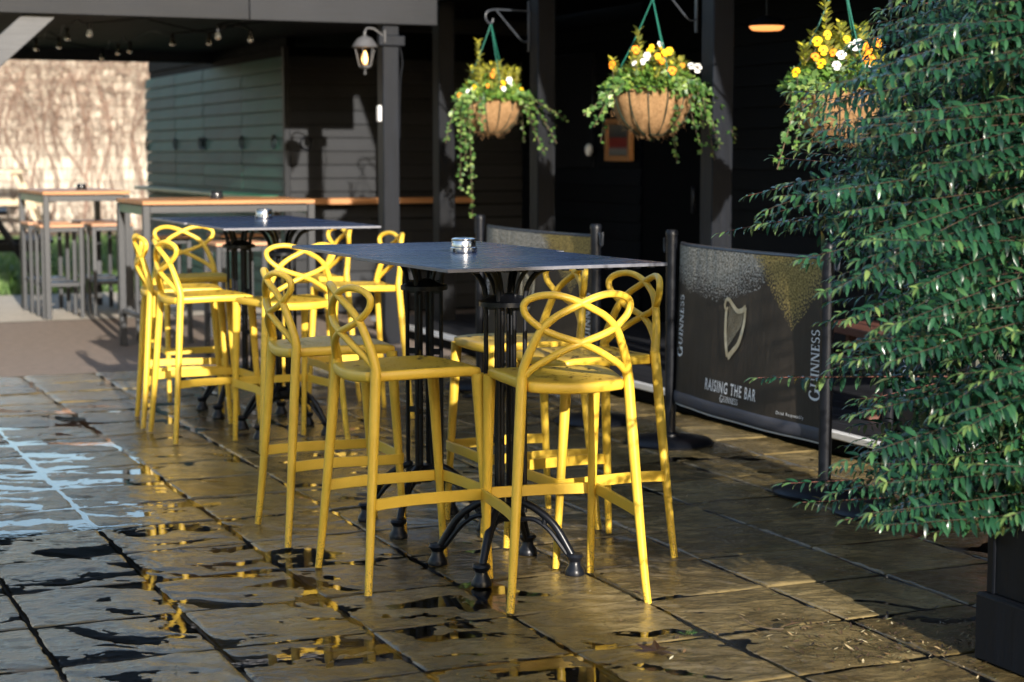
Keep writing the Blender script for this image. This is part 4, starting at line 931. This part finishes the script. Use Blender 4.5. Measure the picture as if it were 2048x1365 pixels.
pf = empty('framed_picture', (BK - .03, 12.88, 1.50), 0., 'small orange timber picture frame on the dark boarded wall', 'picture')
t = NT('faded_poster'); v = t.mapping((1, 1, 1)); sp = t.n('SeparateXYZ'); t.l(v, sp.inputs[0]); k = t.math('MULTIPLY_ADD', sp.outputs[2], 3.4, .5)
t.set(base=t.ramp(k, [(0., (.10, .10, .09)), (.22, (.20, .19, .17)), (.34, (.22, .02, .02)), (.52, (.24, .03, .02)), (.60, (.05, .05, .05)), (.85, (.12, .11, .09)), (1., (.08, .07, .06))]), rough=.3); M['poster'] = t.m
mb = MB(); mb.box((0, 0, 0), (.02, .36, .25), .003); mb.build('print', M['poster'], pf)
mb = MB()
for s_ in (-1, 1): mb.box((-.008, s_ * .20, 0), (.04, .045, .34), .004); mb.box((-.008, 0, s_ * .147), (.039, .355, .045), .004)
mb.build('frame', M['orange_wood'], pf)
ws = MB(); ws.lathe([(.0, -.05), (.02, -.045), (.034, -.01), (.03, .03), (.012, .05), (0, .052)], n=14, cap=False); o = ws.build('sensor_light', M['white_paint'], None, (BK - .05, 13.40, 1.42)); tag(o, 'small white egg-shaped fitting on the dark porch wall beside the picture', 'wall light')

# ================================================================== PLANTER AND SHRUB
pl = empty('planter', (3.62, 3.45, 0), 0., 'black boarded timber planter under the green shrub at the right edge', 'planter')
pbm = MB().box((0, 0, 0), (.03, .235, .46), .004).mesh('planter_board', M['post']); pbx = MB().box((0, 0, 0), (.235, .03, .46), .004).mesh('planter_board', M['post'])
for k in range(4):
    for s_ in (-1, 1): link('side_board', pbm, pl, (s_ * .455, -.36 + k * .24, .42)); link('side_board', pbx, pl, (-.36 + k * .24, s_ * .455, .42))
mb = MB(); mb.box((0, 0, .095), (.99, .99, .19), .008); mb.build('plinth', M['post'], pl)
mb = MB(); mb.box((0, 0, .40), (.88, .88, .40), .01); mb.build('soil', M['soil'], pl)

C = Vector((.402, .9157, 0)); RT = Vector((.9157, -.402, 0))             # view axes on the ground, used only to lay out where the sprays reach
def reach(u, v, dep):
    pt = R(5.939); a = (u - 1024) / 3600; b = -(v - 682.5) / 3600
    f = math.cos(pt) + b * math.sin(pt); z = -math.sin(pt) + b * math.cos(pt); s_ = dep / f
    return C * dep + RT * (a * s_) + Vector((0, 0, 1.39 + z * s_))
shrub = empty('shrub', (3.62, 3.45, .6), 0., 'large glossy green shrub with arching leafy sprays at the right edge', 'shrub')
S0 = Vector((3.62, 3.45, .6)); rs = random.Random(5); nr = np.random.default_rng(5)
LEAF = leaf_template(.31, .36, .26, 4)
LEAFM = []
for q in range(5): LEAFM.append(np_mesh('leaf', LEAF[0], LEAF[1], M['shrub'], np.full(len(LEAF[0]), .35 + .13 * q)))
main = [(1440, 466, 5.05), (1495, 392, 5.2), (1548, 316, 5.1), (1580, 185, 5.0), (1590, 215, 4.95), (1508, 756, 4.75), (1700, 95, 5.0), (1640, 645, 5.0), (1562, 968, 4.75), (1605, 1005, 4.7), (1690, 1040, 4.5), (1660, 560, 5.1), (1760, 20, 5.0), (1735, 800, 4.6)]
def edge_u(v):
    xs = [-200, 0, 100, 190, 320, 390, 466, 530, 640, 700, 756, 810, 900, 968, 1040, 1090]; us = [1850, 1760, 1660, 1590, 1560, 1510, 1480, 1600, 1640, 1660, 1600, 1680, 1660, 1590, 1680, 1850]
    return float(np.interp(v, xs, us))
specs = [(u, v, d, True) for u, v, d in main]
for k in range(360):
    v = rs.uniform(-230, 1075) if k < 315 else rs.uniform(600, 1075); e = edge_u(v); u = e + 20 + (2330 - e) * rs.random() ** 1.4; d = rs.uniform(4.15, 5.35) - .25 * (u - 1500) / 800
    specs.append((u, v, d, False))
PP, DD, UU, SS, TT = [], [], [], [], []; wood_mb = MB(); nleaf = 0
for si, (u, v, d, is_main) in enumerate(specs):
    tip = reach(u, v, d); z0 = max(.5, .16 + tip.z + rs.gauss(0, .10)); st = S0 + Vector((rs.gauss(0, .16), rs.gauss(0, .16), z0 - .6)); ln_ = (tip - st).length
    if is_main: ctl = st.lerp(tip, .5) + Vector((rs.gauss(0, .04), rs.gauss(0, .04), rs.uniform(-.04, .10) * ln_))
    else: ctl = st.lerp(tip, .5) + Vector((rs.gauss(0, .08), rs.gauss(0, .08), (-.06 + .18 * rs.random()) * ln_))
    n = 26; pts = [st * (1 - t) ** 2 + ctl * 2 * t * (1 - t) + tip * t * t for t in np.linspace(0, 1, n)]; rad = [.0034 * (1 - i / n) + .0008 for i in range(n)]
    if is_main: br = MB().tube(pts, rad, 6, cap=False).build('branch', M['stem_red'], shrub, -S0)
    else: wood_mb.tube(pts[4:], [q * .62 for q in rad[4:]], 4, cap=False)
    cum = [0.]
    for i in range(n - 1): cum.append(cum[-1] + (pts[i + 1] - pts[i]).length)
    L = cum[-1]; leafy = min(L * .8, rs.uniform(.55, .8)); s_ = L - leafy; pair = 0; roll = rs.uniform(-.5, .5)
    while s_ < L:
        i = min(n - 2, int(np.searchsorted(cum, s_)) - 1 if s_ > 0 else 0); i = max(i, 0); f = (s_ - cum[i]) / max(1e-6, cum[i + 1] - cum[i]); p = pts[i].lerp(pts[i + 1], f); dr = (pts[i + 1] - pts[i]).normalized()
        sd = dr.cross(Vector((0, 0, 1))).normalized(); up = sd.cross(dr); back = 1 - (L - s_) / leafy
        sz = .047 * (1 - .45 * max(0, back - .75) / .25) * rs.uniform(.68, 1.15)
        tilt = roll * .6 + rs.gauss(0, .2) + (.42 if pair % 2 else -.42)
        for sg in (-1, 1):
            out = (sd * sg * math.cos(tilt) + up * math.sin(tilt) * sg).normalized(); dv = (out * .95 + dr * (.40 + .6 * max(0, back - .8) / .2) + Vector((0, 0, (-.30 if rs.random() < .74 else .22) + rs.gauss(0, .22)))).normalized()
            nv = (dr * .30 + up * .6 + out * .1 + Vector((-.08 + rs.gauss(0, .25), -.30 + rs.gauss(0, .25), .25)))
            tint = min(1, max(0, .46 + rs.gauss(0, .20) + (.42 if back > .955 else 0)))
            if is_main and nleaf < 300 and back > .18:
                X = dv.cross(nv).normalized(); Z = X.cross(dv); m4 = Matrix((X * sz, dv * sz, Z * sz)).transposed().to_4x4(); m4.translation = p - S0 + S0
                lf = bpy.data.objects.new('leaf', LEAFM[min(4, int((tint - .3) / .13)) if tint > .3 else 0]); COL.objects.link(lf); lf.parent = br; lf.matrix_local = m4; nleaf += 1
            else: PP.append(p); DD.append(dv); UU.append(nv); SS.append(sz); TT.append(tint)
        pair += 1; s_ += rs.uniform(.0145, .020)
    for e in range(2):                                           # pale new leaves at the tip
        PP.append(tip); DD.append((pts[-1] - pts[-3]).normalized() + sd * (.35 if e else -.35)); UU.append(Vector((0, 0, 1))); SS.append(.032); TT.append(.98)
# inner foliage that closes the crown
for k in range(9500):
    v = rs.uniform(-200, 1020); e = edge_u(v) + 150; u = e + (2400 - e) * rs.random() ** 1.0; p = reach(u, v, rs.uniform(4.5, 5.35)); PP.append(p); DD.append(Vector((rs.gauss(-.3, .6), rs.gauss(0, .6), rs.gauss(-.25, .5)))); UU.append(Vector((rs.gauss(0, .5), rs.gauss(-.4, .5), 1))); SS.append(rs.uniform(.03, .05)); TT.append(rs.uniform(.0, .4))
wood_mb.build('inner_branches', M['stem_dark'], shrub, -S0)
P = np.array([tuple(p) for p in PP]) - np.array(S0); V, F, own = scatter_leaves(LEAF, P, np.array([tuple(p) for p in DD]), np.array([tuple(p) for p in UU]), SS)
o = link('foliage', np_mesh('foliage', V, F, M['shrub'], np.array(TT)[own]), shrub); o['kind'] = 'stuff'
for ch in shrub.children:
    if ch.name.startswith(('branch', 'inner')): ch.location = -S0
# ivy over the planter edge
iv = empty('planter_ivy', (3.2, 3.9, .62), 0., 'dark ivy hanging over the far corner of the black planter', 'ivy')
for k in range(9):
    x = rs.uniform(-.1, .5) if k % 2 else -.1; y = rs.uniform(-.4, .05); drop = rs.uniform(.08, .24)
    mb, pts = ivy_trail([(x + .1, y - .05, .06), (x - .02, y + .04, .08), (x - .05, y + .07, -.02), (x - .06, y + .08, -drop)]); tr = mb.build('ivy_trail', M['stem'], iv); m = 26; q = [pts[int(i / m * (len(pts) - 1))] for i in range(m)]
    V, F, own = scatter_leaves(IVY_T, [tuple(p + Vector((rs.gauss(0, .03), rs.gauss(0, .03), rs.gauss(0, .02)))) for p in q], [(rs.gauss(-.5, .5), rs.gauss(.2, .5), -.4) for p in q], [(-.4, -.4, 1) for p in q], [rs.uniform(.035, .06) for p in q]); link('ivy_leaves', np_mesh('ivy_leaves', V, F, M['ivy'], nr.random(m)[own] * .7, smooth=False), tr)

# ================================================================== SMALL THINGS ON THE PAVING
def maple_mesh(sz):
    pts = []
    for a, r_ in ((-90, .12), (-62, .30), (-45, .62), (-28, .42), (-8, .55), (5, .92), (18, .60), (30, .50), (44, .62), (58, .95), (68, .62), (78, .60), (90, 1.08), (102, .60), (112, .62), (122, .95), (136, .62), (150, .50), (162, .60), (175, .92), (188, .55), (208, .42), (225, .62), (242, .30)): pts.append((r_ * math.cos(R(a)), r_ * math.sin(R(a))))
    V = [(x * sz, y * sz, .006 + .010 * math.sin(3 * math.atan2(y, x)) * (x * x + y * y) + .012 * (x * x + y * y) ** 2 * (1 if x > 0 else .4)) for x, y in pts] + [(0, .1 * sz, .005)]; n = len(pts)
    return np.array(V), np.array([(i, (i + 1) % n, n) for i in range(n)])
V, F = maple_mesh(.082); ml = link('maple_leaf', np_mesh('maple_leaf', V, F, M['maple'], np.full(len(V), .5), smooth=False), None, (2.348, 4.324, .0075), R(70)); tag(ml, 'flat dark brown maple leaf on the paving at the bottom', 'leaf')
cl = empty('curled_leaf', (2.755, 4.405, .003), R(-32), 'curled brown leaf with a long pale stalk on the paving near the planter', 'leaf')
MB().tube(spline([(-.09, .05, .03), (-.05, .02, .014), (0, .0, .008), (.04, -.004, .010)], 5), [.0016] * 9 + [.0022] * 7, 6).build('stalk', M['stem'], cl)
V, F = leaf_template(.55, -.5, .9, 5); link('blade', np_mesh('blade', np.stack([V[:, 1] * .06 + .035, V[:, 0] * .05, V[:, 2] * .04 + .010], 1), F[:, ::-1], M['litter'], np.full(len(V), .3)), cl)
wd_ = empty('weed', (2.535, 4.472, -.002), 0., 'tiny green weed growing in a paving joint beside the maple leaf', 'weed')
V, F, own = scatter_leaves(OVAL_T, [(rs.gauss(0, .012), rs.gauss(0, .006), .004) for k in range(16)], [(rs.gauss(0, 1), rs.gauss(0, .6), .8) for k in range(16)], [(0, 0, 1)] * 16, [rs.uniform(.012, .026) for k in range(16)]); link('leaves', np_mesh('leaves', V, F, M['ivy'], np.full(len(V), .6)), wd_)
# leaf litter by the planter
n = 520; gx = 3.0 + nr.normal(0, .20, n); gy = 4.12 + nr.normal(0, .22, n) - (gx - 2.98) * .3; m = (gx < 3.12) | (gy > 3.97)
gx, gy = gx[m], gy[m]; n = len(gx); a = nr.uniform(0, 6.28, n)
V, F, own = scatter_leaves(leaf_template(.38, -.35, .5, 3), np.stack([gx, gy, np.full(n, .0035)], 1), np.stack([np.cos(a), np.sin(a), nr.normal(.05, .08, n)], 1), np.stack([nr.normal(0, .3, n), nr.normal(0, .3, n), np.ones(n)], 1), nr.uniform(.006, .022, n))
o = link('leaf_litter', np_mesh('leaf_litter', V, F, M['litter'], (nr.random(n) ** 2.6)[own])); tag(o, 'scattered small dry leaves and crumbs beside the black planter', 'leaf litter', kind='stuff')
n = 420; gx = nr.uniform(.4, 4.4, n); gy = 4.0 + 6.5 * nr.random(n) ** 1.7; a = nr.uniform(0, 6.28, n)
V, F, own = scatter_leaves(leaf_template(.6, -.2, .4, 2), np.stack([gx, gy, np.full(n, .0015)], 1), np.stack([np.cos(a), np.sin(a), nr.normal(.05, .1, n)], 1), np.stack([nr.normal(0, .3, n), nr.normal(0, .3, n), np.ones(n)], 1), nr.uniform(.004, .013, n))
o = link('paving_grit', np_mesh('paving_grit', V, F, M['litter'], (nr.random(n) ** 3 * .7)[own])); tag(o, 'tiny dark crumbs and grit strewn over the wet paving', 'grit', kind='stuff')
for q, (x, y, s_, a, tt, lab) in enumerate([(2.86, 4.13, .034, 20, .85, 'pale green fallen leaf beside the shaded corner of the planter'), (2.80, 4.20, .030, 80, .15, 'small rust-brown fallen leaf between the curled leaf and the planter'), (2.93, 4.02, .036, 150, 1., 'thin pale crescent-shaped fallen leaf at the bottom near the planter'), (2.62, 4.95, .03, 40, .05, 'reddish crumpled leaf beside the nearest stool leg')]):
    V, F = leaf_template(.34, -.4, .5, 4); o = link('fallen_leaf', np_mesh('fallen_leaf', V * s_, F, M['litter'], np.full(len(V), tt)), None, (x, y, .004), R(a)); tag(o, lab, 'leaf', 'single leaves on the paving')
